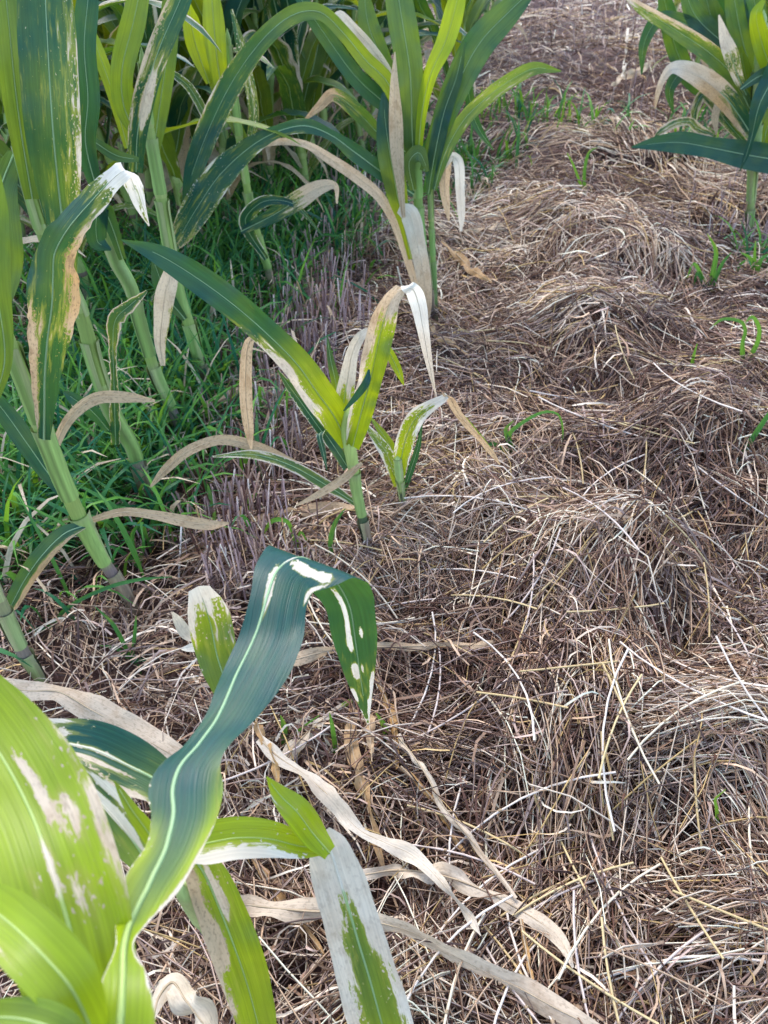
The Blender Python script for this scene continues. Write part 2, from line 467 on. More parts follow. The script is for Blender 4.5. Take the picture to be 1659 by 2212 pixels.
# ------------------------------------------------------------------ leaves
def leaf_mesh(C, S, Wd, spec, M=11, wave=.05, fold=.12, seed=None):
    """C centreline (n,3), S unit width axes (n,3), Wd full widths (n)."""
    n = len(C)
    seed = random.random() * 50 if seed is None else seed
    T = np.gradient(C, axis=0); T = unit(T)
    S = unit(S - T * (S * T).sum(1, keepdims=True) * .85)
    Nn = unit(np.cross(T, S))
    u = np.linspace(-1, 1, M)
    v = np.linspace(0, 1, n)
    seg = np.r_[0, np.cumsum(np.linalg.norm(np.diff(C, axis=0), axis=1))]
    Lm = seg[-1]
    ph = seed * 3.1
    fr = Lm / .085
    wl = np.sin(v * fr * 6.28 + ph) * .7 + np.sin(v * fr * 2.3 * 6.28 + ph * 2) * .3
    wr = np.sin(v * fr * 6.28 + ph + 2.1) * .7 + np.sin(v * fr * 1.9 * 6.28 + ph * 1.3) * .3
    env = np.minimum(1, np.minimum(v * 6, 1.0))
    off = fold * np.abs(u)[None, :] ** 1.3 * Wd[:, None] * .5
    wv = np.where(u[None, :] < 0, wl[:, None], wr[:, None]) * (np.abs(u)[None, :] ** 2) * wave * (Wd * env)[:, None]
    rag = spec.get('ragged', 0.0)
    Wm = Wd[:, None] * .5 * u[None, :]
    if rag:
        jl = 1 - rag * np.clip(np.interp(v * 60, np.arange(62), rng.random(62) ** 2), 0, 1)
        jr = 1 - rag * np.clip(np.interp(v * 60, np.arange(62), rng.random(62) ** 2), 0, 1)
        Wm = Wm * np.where(u[None, :] < 0, jl[:, None], jr[:, None])
    vv = np.repeat(seg[:, None], M, 1); uu = Wm + seed
    buck = (vnoise(uu, vv + seed, .022, 2) * .5 + vnoise(uu, vv + seed * 2, .06, 3)) * (.10 + spec.get('crumple', 0)) * Wd[:, None] * np.minimum(1, (1.15 - v) * 3)[:, None]
    V = C[:, None, :] + S[:, None, :] * Wm[..., None] + Nn[:, None, :] * (off + wv + buck * (.25 + np.abs(u)[None, :] * .75))[..., None]
    def along(key, d):
        a = spec.get(key, d)
        if isinstance(a, (int, float)): return np.full(n, float(a))
        return np.interp(v, np.linspace(0, 1, len(a)), a)
    dm = np.where(along('dmg', 0.0) > .7, along('dmg', 0.0) * 1.3, along('dmg', 0.0))[:, None] * np.ones(M)[None, :]
    ye = along('yel', 0.0)[:, None] * np.ones(M)[None, :]
    dr = along('dry', 0.15)[:, None] * np.ones(M)[None, :]
    ed = along('edge', 0.0)[:, None]
    el, er = along('edgeL', 0.0)[:, None], along('edgeR', 0.0)[:, None]
    au = np.abs(u)[None, :]
    dm = dm * .8 + ed * au ** 4 + el * np.clip(-u[None, :], 0, 1) ** 1.7 + er * np.clip(u[None, :], 0, 1) ** 1.7
    dr = dr + np.maximum(el * (u < 0)[None, :], er * (u > 0)[None, :]) * spec.get('edgedry', .3)
    for su, sv, ru, rv, am in spec.get('spots', ()):
        dm = dm + am * np.exp(-(((u[None, :] - su) / ru) ** 2 + ((v[:, None] - sv) / rv) ** 2) ** 2)
    for su, sv, ru, rv, am in spec.get('yspots', ()):
        ye = ye + am * np.exp(-((u[None, :] - su) / ru) ** 2 - ((v[:, None] - sv) / rv) ** 2)
    mask = np.stack([np.clip(dm, 0, 1), np.clip(ye, 0, 1), np.clip(dr, 0, 1), np.ones_like(dm)], -1)
    lu = np.stack([Wm, np.repeat(seg[:, None], M, 1), np.full((n, M), seed)], -1)
    i = np.arange(n * M).reshape(n, M)
    Q = np.stack([i[:-1, :-1], i[:-1, 1:], i[1:, 1:], i[1:, :-1]], -1).reshape(-1, 4)
    return V.reshape(-1, 3), Q, mask.reshape(-1, 4), lu.reshape(-1, 3), T, S, Nn

def rib_mesh(C, S, Nn, r0, r1, col, side=1.0):
    n = len(C)
    rr = np.linspace(r0, r1, n)
    ring = [(-1, 0), (0, .55), (1, 0), (0, -.9)]
    V = np.stack([C + S * (rr * a)[:, None] + Nn * (rr * b * side)[:, None] for a, b in ring], 1).reshape(-1, 3)
    i = np.arange(n * 4).reshape(n, 4)
    Q = np.concatenate([np.stack([i[:-1, j], i[:-1, (j + 1) % 4], i[1:, (j + 1) % 4], i[1:, j]], -1).reshape(-1, 4) for j in range(4)])
    c = np.repeat(np.asarray(col)[:, None, :], 4, 1).reshape(-1, 4)
    return V, Q, c

def put(name, V, Q, attrs, mat, parent, origin):
    me = mesh_np(name, V - origin, Q, attrs, mat=mat)
    o = link(bpy.data.objects.new(name, me), parent)
    return o

def add_leaf(parent, origin, C, S, Wd, spec, name=None, M=11, rib=True, mat=None, wave=.05, fold=.12):
    V, Q, mask, lu, T, S2, Nn = leaf_mesh(C, S, Wd, spec, M, wave, fold, spec.get('seed'))
    dry_leaf = (np.mean(mask[:, 0]) > .75 and np.mean(mask[:, 2]) > .45)
    name = name or ('dry_leaf' if dry_leaf else 'leaf')
    lo = put(name, V, Q, [('mask', 'FLOAT_COLOR', mask), ('lu', 'FLOAT_VECTOR', lu)], mat or M_LEAF, parent, origin)
    if rib:
        nn = len(C); M2 = M // 2
        mid = mask.reshape(nn, M, 4)[:, M2]
        g = np.array([.34, .50, .26, 1]); w = np.array([.80, .74, .60, 1]); t = np.array([.56, .38, .19, 1]); yv = np.array([.45, .55, .14, 1])
        col = g + (yv - g) * mid[:, 1:2]
        d = np.clip((mid[:, 0:1] - .5) * 4, 0, 1)
        col = col * (1 - d) + (w + (t - w) * mid[:, 2:3]) * d
        wmax = float(np.max(Wd))
        e = int(nn * .93)
        ru = spec.get('ribu', [0.0, 0.0])
        u0 = np.interp(np.linspace(0, 1, nn), np.linspace(0, 1, len(ru)), ru)
        gi = (u0 + 1) * .5 * (M - 1); g0 = np.clip(gi.astype(int), 0, M - 2); gf = (gi - g0)[:, None]
        VG = V.reshape(nn, M, 3); ar = np.arange(nn)
        Cr = VG[ar, g0] * (1 - gf) + VG[ar, g0 + 1] * gf                # the midrib follows the blade's own surface
        rV, rQ, rC = rib_mesh(Cr[:e], S2[:e], Nn[:e], wmax * .022 + .0003, .0004, col[:e])
        put('midrib', rV, rQ, [('col', 'FLOAT_COLOR', rC)], M_RIB, lo, origin)
    return lo

def px_leaf(parent, base, pts, n=56, M=11, y0=None, name=None, rib=True, mat=None, wave=.05, fold=.12, roll=0.0, **spec):
    """pts: (px, py, y offset from the plant, width in photo pixels[, angle of the width axis on the picture])"""
    y0 = base[1] if y0 is None else y0
    rows, sides = [], []
    for p in pts:
        P = at_y(p[0], p[1], y0 + p[2])
        depth = float((P - CAMP) @ FWD)
        rows.append([*P, p[3] * depth / F_D])
    rows = np.array(rows)
    if len(pts[0]) > 4:
        sv = []
        for p in pts:
            a = R(p[4]); sv.append(RGT * math.cos(a) - UPV * math.sin(a))
        sv = np.array(sv)
    else:
        T = np.gradient(rows[:, :3], axis=0)
        vd = unit(rows[:, :3] - CAMP)
        sv = unit(np.cross(T, vd))
        for i in range(1, len(sv)):
            if sv[i] @ sv[i - 1] < -.3: sv[i] = -sv[i]
        if roll is not None and not (isinstance(roll, float) and roll == 0.0):
            rl = np.full(len(sv), float(roll)) if isinstance(roll, (int, float)) else np.array(roll, float)
            Tn = unit(T)
            c, s = np.cos(np.radians(rl))[:, None], np.sin(np.radians(rl))[:, None]
            sv = sv * c + np.cross(Tn, sv) * s
    al = spline(np.concatenate([rows, sv], 1), n)
    Wd = np.maximum(al[:, 3], .0006)
    return add_leaf(parent, np.asarray(base), al[:, :3], unit(al[:, 4:7]), Wd, spec, name, M, rib, mat, wave, fold)

def tube_mesh(P, rad, col, seg=12):
    T = unit(np.gradient(P, axis=0))
    ref = np.array([1.0, .15, 0]); 
    A = unit(np.cross(T, ref)); B = unit(np.cross(T, A))
    a = np.linspace(0, 2 * math.pi, seg, endpoint=False)
    V = P[:, None, :] + (A[:, None, :] * np.cos(a)[None, :, None] + B[:, None, :] * np.sin(a)[None, :, None]) * rad[:, None, None]
    n = len(P)
    i = np.arange(n * seg).reshape(n, seg)
    Q = np.concatenate([np.stack([i[:-1, j], i[:-1, (j + 1) % seg], i[1:, (j + 1) % seg], i[1:, j]], -1).reshape(-1, 4) for j in range(seg)])
    c = np.repeat(col[:, None, :], seg, 1).reshape(-1, 4)
    return V.reshape(-1, 3), Q, c

def stalk_world(parent, base, P, rad, nodes=4, basecol=(.34, .25, .20), topcol=(.25, .34, .10), low=.22, n=44, sheath=False):
    al = spline(np.concatenate([P, np.asarray(rad)[:, None]], 1), n)
    al[-1, 3] = .0003; al[-2, 3] *= .6
    v = np.linspace(0, 1, n)
    nz = np.cumsum(rng.normal(0, .05, n))
    f = np.clip((v - low + .06 * np.sin(v * 40)) * 9, 0, 1)[:, None]
    col = np.array(basecol) * np.array([.62, .60, .55]) * (1 - f) + np.array(topcol) * f
    shade = 1 + .10 * np.sin(v * nodes * 6.28)[:, None]
    col = np.concatenate([np.clip(col * shade, 0, 1), np.ones((n, 1))], 1)
    saw = 1 + .10 * (1 - ((v * nodes) % 1))
    Vv, Q, c = tube_mesh(al[:, :3], al[:, 3] * saw, col)
    o = put('stalk', Vv, Q, [('col', 'FLOAT_COLOR', c)], M_STALK, parent, np.asarray(base))
    if sheath:
        Tn = unit(np.gradient(al[:, :3], axis=0))
        Aa = unit(np.cross(Tn, np.array([1.0, .15, 0]))); Bb = unit(np.cross(Tn, Aa))
        for k in range(nodes):
            i0, i1 = int(k / nodes * (n - 1)), int((k + random.uniform(.72, .97)) / nodes * (n - 1))
            if i1 - i0 < 4 or i1 > n - 3: continue
            ii = np.arange(i0, i1 + 1); f = np.linspace(0, 1, len(ii))
            a0 = random.uniform(0, 6.28); m = 15; th = np.linspace(0, 5.6, m) + a0
            rr = al[ii, 3] * (1.16 + .06 * f + .22 * np.clip(f - .85, 0, 1) * 4)
            jag = 1 + .05 * rng.random((len(ii), m)); jag[:, 0] += .12 * f; jag[:, -1] += .2 * f
            Vs = al[ii, None, :3] + (Aa[ii, None, :] * np.cos(th)[None, :, None] + Bb[ii, None, :] * np.sin(th)[None, :, None]) * (rr[:, None] * jag)[..., None]
            dead = k == 0 and random.random() < .6
            c0 = np.array([.26, .19, .12] if dead else [topcol[0] * .85, topcol[1] * .95, topcol[2]])
            cs = c0[None, None, :] * (1 + .22 * rng.normal(0, 1, (1, m, 1)))
            edge = (np.abs(np.linspace(-1, 1, m)) > .8)[None, :, None]
            cs = np.where(edge, cs * .5 + np.array([.22, .21, .11]), cs) * np.ones((len(ii), 1, 1))
            tip = np.clip(f - .8, 0, 1)[:, None, None] * 4
            cs = cs * (1 - tip * .5) + np.array([.34, .36, .20]) * tip * .5
            cs = np.concatenate([np.clip(cs, .02, .7), np.ones((len(ii), m, 1))], -1)
            q = np.arange(len(ii) * m).reshape(len(ii), m)
            Qs = np.stack([q[:-1, :-1], q[:-1, 1:], q[1:, 1:], q[1:, :-1]], -1).reshape(-1, 4)
            put('leaf_sheath', Vs.reshape(-1, 3), Qs, [('col', 'FLOAT_COLOR', cs.reshape(-1, 4))], M_STALK, o, np.asarray(base))
    for k in range(1, nodes):
        i = int(round(k / nodes * (n - 1)))
        if i < 1 or i > n - 3: continue
        ctr, t, r = al[i, :3], unit(al[i + 1, :3] - al[i - 1, :3]), al[i, 3]
        offs = np.array([-.9, -.45, 0, .4, .8]) * r * .8
        PP = ctr + t * offs[:, None]
        rr = r * np.array([1.03, 1.10, 1.14, 1.11, 1.04])
        nc = np.repeat(np.array([[.33, .42, .14, 1]]) if v[i] > low + .1 else np.array([[.17, .12, .09, 1]]), 5, 0)
        Vv, Q, c = tube_mesh(PP, rr, nc)
        put('node', Vv, Q, [('col', 'FLOAT_COLOR', c)], M_STALK, o, np.asarray(base))
    return al

def px_stalk(parent, base, pts, **kw):
    rows, rad = [], []
    for p in pts:
        P = at_y(p[0], p[1], base[1] + p[2]); depth = float((P - CAMP) @ FWD)
        rows.append(P); rad.append(p[3] * .78 * depth / F_D / 2)
    rows[0] = np.array([rows[0][0], rows[0][1], min(rows[0][2], base[2] - .02)])
    kw.setdefault('sheath', True); kw.setdefault('n', 60)
    return stalk_world(parent, base, np.array(rows), np.array(rad) * .94, **kw)

def corn(px, py, label, group=None, name='corn_plant'):
    b = ground_hit(px, py)
    return thing(name, b, label, 'corn plant', group), b

DRY = dict(dmg=1.0, dry=.75)

# ------------------------------------------------------------------ the young corn plant in the middle
pl, b = corn(797, 1190, 'young yellow-green corn plant with a long left leaf and withered crumpled top, standing in straw')
px_stalk(pl, b, [(799, 1205, 0, 24), (790, 1150, 0, 25), (772, 1070, 0, 27), (760, 990, 0, 33), (750, 930, 0, 36), (757, 880, 0, 30)], nodes=3, basecol=(.10, .17, .09), topcol=(.36, .46, .13), low=.45)
px_leaf(pl, b, [(752, 960, 0, 34), (722, 900, .0, 62), (690, 855, -.02, 70), (640, 785, -.04, 66), (570, 715, -.06, 60), (500, 655, -.08, 62), (420, 597, -.09, 60), (340, 549, -.10, 42), (262, 518, -.11, 3)],
        M=17, n=90, yel=[.95, .85, .6, .25, 0, 0, 0, 0], dmg=[.05, .15, .25, .2, .05, 0, 0, 0], edgeR=[0, .4, .9, 1, .4, 0, 0, 0], wave=.09, seed=3.3)
px_leaf(pl, b, [(738, 990, .03, 18), (690, 925, .04, 24), (640, 855, .05, 24), (600, 800, .05, 5)], dmg=.25, edge=.4, ragged=.3, yel=.05)
px_leaf(pl, b, [(762, 965, -.01, 30), (778, 900, -.02, 50), (800, 820, -.03, 50), (815, 750, -.04, 58), (830, 690, -.05, 55), (848, 645, -.05, 38), (868, 622, -.06, 26)],
        M=17, n=80, yel=[.9, .8, .6, .6, .5, .5], dmg=[.1, .15, .15, .2, .3, .6, 1], edgeR=[.4, .6, .8, .9, .9, .6, .2], dry=[.1, .1, .1, .2, .4, .6, .6], crumple=.5, wave=.16, fold=.35)
px_leaf(pl, b, [(862, 626, -.06, 22, -20), (888, 622, -.06, 34, -10), (902, 650, -.05, 36, 0), (912, 700, -.05, 28, 0), (926, 780, -.04, 16, 0), (941, 852, -.04, 2, 0)], name='withered_leaf_tip',
        M=13, dmg=1, dry=[.1, .05, .2, .3, .5, .6], wave=.05)
px_leaf(pl, b, [(745, 945, .02, 30), (742, 880, .02, 42), (752, 810, .03, 34), (762, 760, .03, 26), (778, 728, .03, 22), (796, 712, .04, 12)], yel=[.9, .8, .7, .6, .5], dmg=[.2, .3, .5, .9, 1, 1], dry=.35)
px_leaf(pl, b, [(737, 905, .04, 18), (726, 830, .05, 20), (714, 775, .06, 14), (706, 722, .07, 2)], yel=[.8, .6, .2, .1])
px_leaf(pl, b, [(742, 888, -.06, 3), (770, 856, -.06, 14), (792, 824, -.06, 16), (797, 798, -.05, 4)], n=24, rib=False)
px_leaf(pl, b, [(832, 745, -.01, 16), (848, 775, 0, 20), (862, 805, 0, 16), (872, 832, 0, 2)], n=24, yel=[.4, .6, .8])
px_leaf(pl, b, [(752, 1010, 0, 24), (722, 965, .01, 24), (700, 935, .02, 18), (690, 940, .0, 14), (698, 975, -.01, 12), (706, 1015, -.02, 2)], yel=.1, edge=.4, dmg=.1)
px_leaf(pl, b, [(772, 1090, .02, 12), (705, 1048, .03, 24), (625, 1004, .04, 24), (548, 982, .05, 20), (458, 986, .06, 3)], dmg=[.2, .2, .35, .4, .6], edge=.55, yel=.2, dry=.3)
px_leaf(pl, b, [(782, 1000, -.04, 8), (745, 1032, -.04, 18), (695, 1064, -.05, 16), (640, 1092, -.05, 4)], **DRY, edge=.2)
px_leaf(pl, b, [(640, 1000, .10, 10), (560, 968, .10, 24), (480, 950, .08, 22), (410, 972, .06, 22), (360, 1012, .05, 20), (325, 1052, .04, 5)], **DRY)
px_leaf(pl, b, [(560, 722, -.0, 5), (538, 740, .0, 20), (531, 800, .0, 26), (532, 870, .0, 27), (538, 930, .0, 20), (543, 970, .0, 4)], **DRY)

pl, b = corn(873, 1105, 'small pale corn tiller with bleached leaves and brown drooping tip beside the young plant')
px_stalk(pl, b, [(875, 1118, 0, 14), (868, 1070, 0, 17), (862, 1020, 0, 22), (858, 985, 0, 18)], nodes=3, basecol=(.13, .18, .10), topcol=(.36, .45, .14), low=.4)
px_leaf(pl, b, [(862, 1035, 0, 20), (868, 985, 0, 36), (880, 938, -.01, 40), (902, 898, -.02, 38), (932, 876, -.03, 26), (956, 862, -.03, 18), (966, 853, -.03, 14)], M=13, yel=[.8, .7, .5, .4], dmg=[.1, .25, .4, .42, .5, .6, 1], edge=.35, wave=.08)
px_leaf(pl, b, [(958, 856, -.03, 10, 0), (968, 854, -.03, 18, 20), (990, 893, -.02, 24, 25), (1022, 930, -.02, 22, 20), (1055, 968, -.01, 18, 20), (1080, 1004, -.01, 3, 20)], name='withered_leaf_tip', dmg=[1, 1, .95, .9, 1, 1], dry=.8, yel=.2, edgeR=[0, 0, -.9, -.9, -.6, 0])
px_leaf(pl, b, [(858, 1050, .02, 14), (838, 985, .02, 28), (815, 950, .03, 22), (786, 912, .04, 6)], yel=[.7, .5, .4], dmg=[.2, .5, .5, .4], edge=.3)
px_leaf(pl, b, [(860, 1010, .03, 18), (846, 970, .04, 22), (825, 935, .05, 16), (798, 898, .06, 2)], yel=[.9, .8, .6])
px_leaf(pl, b, [(870, 1070, .02, 8), (886, 1020, .02, 14), (903, 965, .02, 12), (912, 915, .02, 2)], n=30)

# ------------------------------------------------------------------ foreground plants at the lower left
pl = thing('corn_plant', (-.15, .13, float(hmat(-.15, .13))), 'bright yellow-green corn plant in the foreground with one long twisted blue-green leaf', 'corn plant')
b = np.array(pl.location)
bz = b[2]
stalk_world(pl, b, np.array([[b[0], b[1], bz - .02], [b[0], b[1], .2], [-.155, .138, .40], [-.155, .145, .52]]), [.013, .0135, .014, .009], nodes=4, topcol=(.30, .40, .10))
px_leaf(pl, b, [(196, 2260, .145, 110), (190, 2170, .158, 190), (160, 2040, .175, 240), (115, 1890, .20, 268), (60, 1740, .235, 260), (-20, 1600, .27, 220), (-130, 1480, .30, 150), (-260, 1400, .33, 10)], y0=0, M=21, n=100,
        yel=[.75, .85, .85, .9, .85, .8, .75, .6], dmg=.12, dry=.35, spots=[(-.22, .50, .10, .10, .75), (-.02, .35, .08, .07, .7), (-.45, .42, .18, .06, .45), (.25, .33, .07, .05, .5), (-.3, .28, .3, .06, .35)], edgeL=[0, .2, .4, .4, .2, 0, 0], wave=.05, fold=.25, seed=11.2)
px_leaf(pl, b, [(205, 2240, .128, 60), (150, 2130, .138, 125), (80, 2050, .15, 135), (10, 1985, .165, 115), (-80, 1920, .18, 60), (-140, 1880, .19, 4)], y0=0, M=17, yel=.9, dmg=.18, dry=.3, edgeR=[0, 0, .25, .45, .4, 0], fold=.35)
px_leaf(pl, b, [(195, 2290, .115, 50), (120, 2225, .12, 90), (40, 2200, .125, 80), (-60, 2200, .13, 40), (-120, 2210, .13, 4)], y0=0, M=13, yel=.65, fold=.3)
px_leaf(pl, b, [(250, 2320, .118, 130, 2), (260, 2212, .132, 150, 0), (265, 2115, .15, 100, -4), (268, 2045, .168, 38, 0), (284, 1988, .186, 68, 6), (323, 1912, .208, 122, 10), (374, 1832, .233, 120, 10), (398, 1762, .256, 140, 8), (402, 1700, .278, 158, 6), (412, 1655, .294, 132, 0),
                (440, 1614, .31, 100, -4), (494, 1548, .338, 108, -2), (550, 1448, .382, 146, 0), (585, 1375, .414, 140, 6), (603, 1290, .447, 124, 14), (623, 1237, .472, 148, 22), (672, 1208, .497, 200, 19), (714, 1240, .512, 180, 20), (754, 1308, .522, 116, 14), (768, 1387, .53, 94, -2), (778, 1460, .533, 62, -8), (795, 1564, .535, 3, -8)],
        y0=0, M=21, n=150, ribu=[0, 0, 0, 0, -.3, -.35, -.3, -.45, -.5, -.5, -.42, -.28, -.1, 0, 0, 0, 0, 0, 0, 0, 0], yel=[.9, .9, .75, .3, .06, 0, 0, 0, 0, 0, 0, 0, 0, 0, 0, .05, .05, .1, .2], dmg=[.1, .15, .15, .1, .02, 0, 0, 0, 0, 0, 0, 0, 0, .05, .05, .12, .22, .3, .5],
        edge=[.2, .5, .6, .55, .45, .3, 0, 0, 0, 0, 0, 0, .1, .2, .2, .1, .1, .2, .4], yspots=[(1, .19, .38, .08, 1.0), (-1, .16, .5, .06, 1.0)],
        spots=[(-.4, .515, .13, .035, .95), (.15, .558, .38, .011, .95), (.62, .565, .25, .010, .9), (.9, .53, .10, .03, .9), (-.25, .735, .10, .075, .9), (-.28, .80, .13, .02, .8), (.3, .775, .10, .016, .95), (-.25, .865, .22, .018, .9), (.2, .86, .08, .008, .8), (.85, .90, .16, .03, .8), (-.85, .92, .2, .02, .7), (.7, .96, .3, .03, .8)], dry=.18, wave=.03, fold=.10, seed=5.5)

pl = thing('corn_plant', (-.155, .36, float(hmat(-.155, .36))), 'leaning foreground corn plant with broad white-streaked bleached leaves reaching over the straw', 'corn plant')
b = np.array(pl.location)
stalk_world(pl, b, np.array([[b[0], b[1], b[2] - .02], [-.16, .345, .13], [-.165, .325, .26], [-.16, .30, .36]]), [.012, .012, .0115, .009], nodes=3, topcol=(.33, .42, .14))
px_leaf(pl, b, [(400, 1740, .34, 50), (345, 1690, .35, 90), (280, 1655, .36, 120), (200, 1618, .37, 118), (110, 1600, .38, 92), (20, 1578, .39, 62), (-80, 1570, .40, 20)], y0=0, M=21, n=80, yel=[.3, .12, .05, 0, 0], dmg=[.1, .12, .15, .2, .3, .5, .7], edgeR=[0, .6, 1, 1, .8, .5], edgeL=[0, .1, .2, .3, .3, .3], spots=[(.0, .42, .09, .3, .55), (.32, .45, .07, .25, .5), (-.4, .62, .2, .12, .5)], wave=.06, fold=.2)
px_leaf(pl, b, [(330, 1890, .27, 30), (300, 1835, .28, 75), (255, 1775, .29, 92), (205, 1722, .30, 80), (150, 1672, .31, 60), (90, 1620, .33, 10)], y0=0, M=17, yel=[.7, .4, .15, .05, 0], dmg=[.3, .3, .3, .25, .1, .1], spots=[(-.15, .4, .22, .28, .7), (-.8, .4, .3, .3, .5)], fold=.2)
px_leaf(pl, b, [(345, 1840, .275, 30), (318, 1795, .28, 36), (284, 1748, .285, 26), (262, 1712, .29, 15), (246, 1686, .295, 2)], y0=0, n=30, yel=[.9, .85, .7])
px_leaf(pl, b, [(380, 1830, .30, 50), (440, 1822, .305, 84), (510, 1810, .31, 86), (580, 1812, .315, 74), (650, 1828, .32, 48), (712, 1832, .325, 24)], y0=0, M=17, yel=[.9, 1, 1, 1, 1], dmg=[.2, .3, .36, .32, .3], edgeL=[.9, 1.6, 1.6, 1.0, .3, 0], dry=0, edgedry=0, fold=.4, name='leaf_sheath')
px_leaf(pl, b, [(712, 1842, .32, 34), (676, 1800, .325, 60), (640, 1752, .33, 62), (605, 1718, .335, 42), (576, 1678, .34, 3)], y0=0, M=13, yel=[1, 1, 1, .9], dmg=.33, dry=.05, fold=.1, roll=12)
px_leaf(pl, b, [(690, 1800, .335, 50, 5), (712, 1835, .325, 90, 8), (730, 1890, .315, 118, 5), (752, 1960, .30, 118, 0), (776, 2040, .285, 126, 0), (800, 2120, .27, 136, -3), (822, 2200, .255, 140, -5), (850, 2300, .24, 130, -5), (880, 2400, .22, 60, -5)], y0=0, M=21, n=90,
        yel=[.5, .5, .35, .3, .35, .5, .6, .6, .6], dmg=[.8, .75, .35, .22, .18, .15, .15, .15], edgeL=[.6, 1.0, 1.1, 1.1, 1.0, .9, .6, .3], edgeR=[.6, .9, .8, .7, .6, .5, .4, .3], dry=.1, edgedry=.22, wave=.04, fold=.18)
px_leaf(pl, b, [(400, 1830, .315, 40), (440, 1885, .31, 84), (475, 1965, .30, 100), (508, 2050, .285, 104), (535, 2130, .275, 96), (562, 2230, .26, 70), (580, 2300, .25, 20)], y0=0, M=17, n=70, yel=[.5, .65, .75, .75, .6, .5], dmg=[.6, .35, .2, .15, .1, .1], edgeL=[.9, .8, .6, .5, .2, 0], spots=[(-.55, .36, .3, .1, .7), (.2, .2, .2, .12, .5)], dry=.5, edgedry=.3, fold=.25, wave=.06)
px_leaf(pl, b, [(520, 1560, .50, 40), (490, 1480, .51, 66), (470, 1420, .52, 84), (455, 1350, .53, 92), (440, 1300, .535, 76), (428, 1266, .535, 46)], y0=0, M=17, n=60, yel=[.3, .3, .35, .5, .5], dmg=[.05, .05, .15, .45, .62, .8], dry=[.1, .1, .2, .45, .35, .1], spots=[(.1, .72, .3, .06, -.4)], crumple=.4, wave=.10, fold=.2)
px_leaf(pl, b, [(432, 1395, .54, 26), (408, 1400, .545, 16), (392, 1402, .55, 4)], y0=0, n=20, rib=False, dmg=1, dry=.2)
px_leaf(pl, b, [(428, 1385, .55, 10), (402, 1368, .555, 26), (384, 1340, .56, 20), (372, 1322, .56, 4)], y0=0, n=20, rib=False, dmg=1, dry=.35)

# ------------------------------------------------------------------ corn plants of the left row
pl, b = corn(290, 1312, 'stout corn plant with a large ragged dark leaf bleached at its folded tip')
px_stalk(pl, b, [(293, 1322, 0, 26), (268, 1275, 0, 32), (225, 1215, 0, 36), (185, 1145, 0, 42), (140, 1050, 0, 46), (98, 945, 0, 48), (62, 850, 0, 46), (20, 745, 0, 46), (-30, 620, 0, 42), (-80, 480, .0, 30)], nodes=5, basecol=(.36, .27, .26), topcol=(.30, .40, .10), low=.2)
px_leaf(pl, b, [(95, 950, -.02, 26, 0), (96, 880, -.03, 46, 0), (97, 810, -.04, 66, 0), (102, 740, -.05, 88, 0), (112, 660, -.06, 112, 2), (114, 600, -.06, 116, 8), (118, 548, -.06, 92, 25), (150, 490, -.07, 74, 48), (200, 432, -.08, 62, 50), (246, 384, -.09, 46, 45), (272, 368, -.09, 48, 25), (288, 400, -.08, 44, 10), (304, 446, -.08, 26, 5), (322, 488, -.08, 3, 5)],
        M=21, n=110, yel=.05, dmg=[.05, .1, .2, .25, .3, .3, .35, .3, .2, .25, .2, .2, .45, 1, .6, .7], edgeL=[.3, .7, .9, 1, 1, .8, .5, .1, .1, .1, .1, .1, .2, .2, .2, .2], edgeR=[0, 0, 0, 0, .1, .1, .4, .7, .9, .9, .7, .4, .1, .2, .2, .2], dry=[.6, .6, .6, .6, .6, .6, .7, .8, .8, .8, .7, .5, .1, 0, .1, .2], edgedry=.2, ragged=.12, wave=.05, seed=8.1)
px_leaf(pl, b, [(182, 1135, -.01, 14), (140, 1152, -.03, 34), (95, 1195, -.05, 40), (55, 1250, -.06, 38), (28, 1300, -.07, 30), (12, 1330, -.07, 6)], M=13, edgeR=[.6, 1.3, 1.5, 1.5, 1.4, 1.2], edgeL=0, dry=.45, yel=.05)
px_leaf(pl, b, [(192, 1125, .02, 12), (265, 1106, .02, 18), (330, 1112, .03, 20), (400, 1126, .04, 26), (455, 1134, .05, 22), (495, 1130, .05, 5)], **DRY)
px_leaf(pl, b, [(110, 985, .06, 16), (150, 905, .08, 22), (205, 862, .10, 26), (270, 858, .12, 24), (335, 866, .13, 6)], **DRY)
px_leaf(pl, b, [(165, 1095, .02, 16), (110, 1030, .04, 36), (60, 960, .05, 44), (10, 890, .06, 40), (-40, 830, .06, 10)], M=13, yel=.05)
px_leaf(pl, b, [(-30, 900, -.05, 20), (10, 780, -.06, 30), (-10, 600, -.06, 60), (-10, 450, -.05, 50), (-15, 330, -.05, 8)], M=13, yel=.25)

pl, b = corn(325, 1092, 'tall corn stalk behind the ragged leaf, with a very broad dark olive upright leaf')
px_stalk(pl, b, [(327, 1100, 0, 24), (308, 1040, 0, 34), (285, 965, 0, 36), (247, 900, 0, 40), (210, 800, 0, 42), (172, 670, 0, 42), (130, 580, 0, 42), (98, 515, 0, 42), (55, 370, 0, 38), (10, 160, 0, 30), (-20, 0, 0, 24)], nodes=6, basecol=(.40, .33, .30), topcol=(.26, .36, .09), low=.12)
px_leaf(pl, b, [(150, 590, -.04, 30), (138, 500, -.05, 62), (128, 420, -.05, 84), (116, 300, -.06, 112), (107, 170, -.05, 118), (100, 40, -.03, 116), (95, -80, 0, 90), (90, -200, .05, 10)], M=17, n=70, yel=.1, dmg=.28, dry=.3, edgeL=[0, .2, .4, .3, .25, .1, 0], wave=.02)
px_leaf(pl, b, [(70, 430, -.03, 30), (48, 300, -.03, 48), (32, 180, -.03, 60), (20, 60, -.02, 62), (5, -80, .0, 40), (0, -150, .0, 6)], M=13, yel=.3)
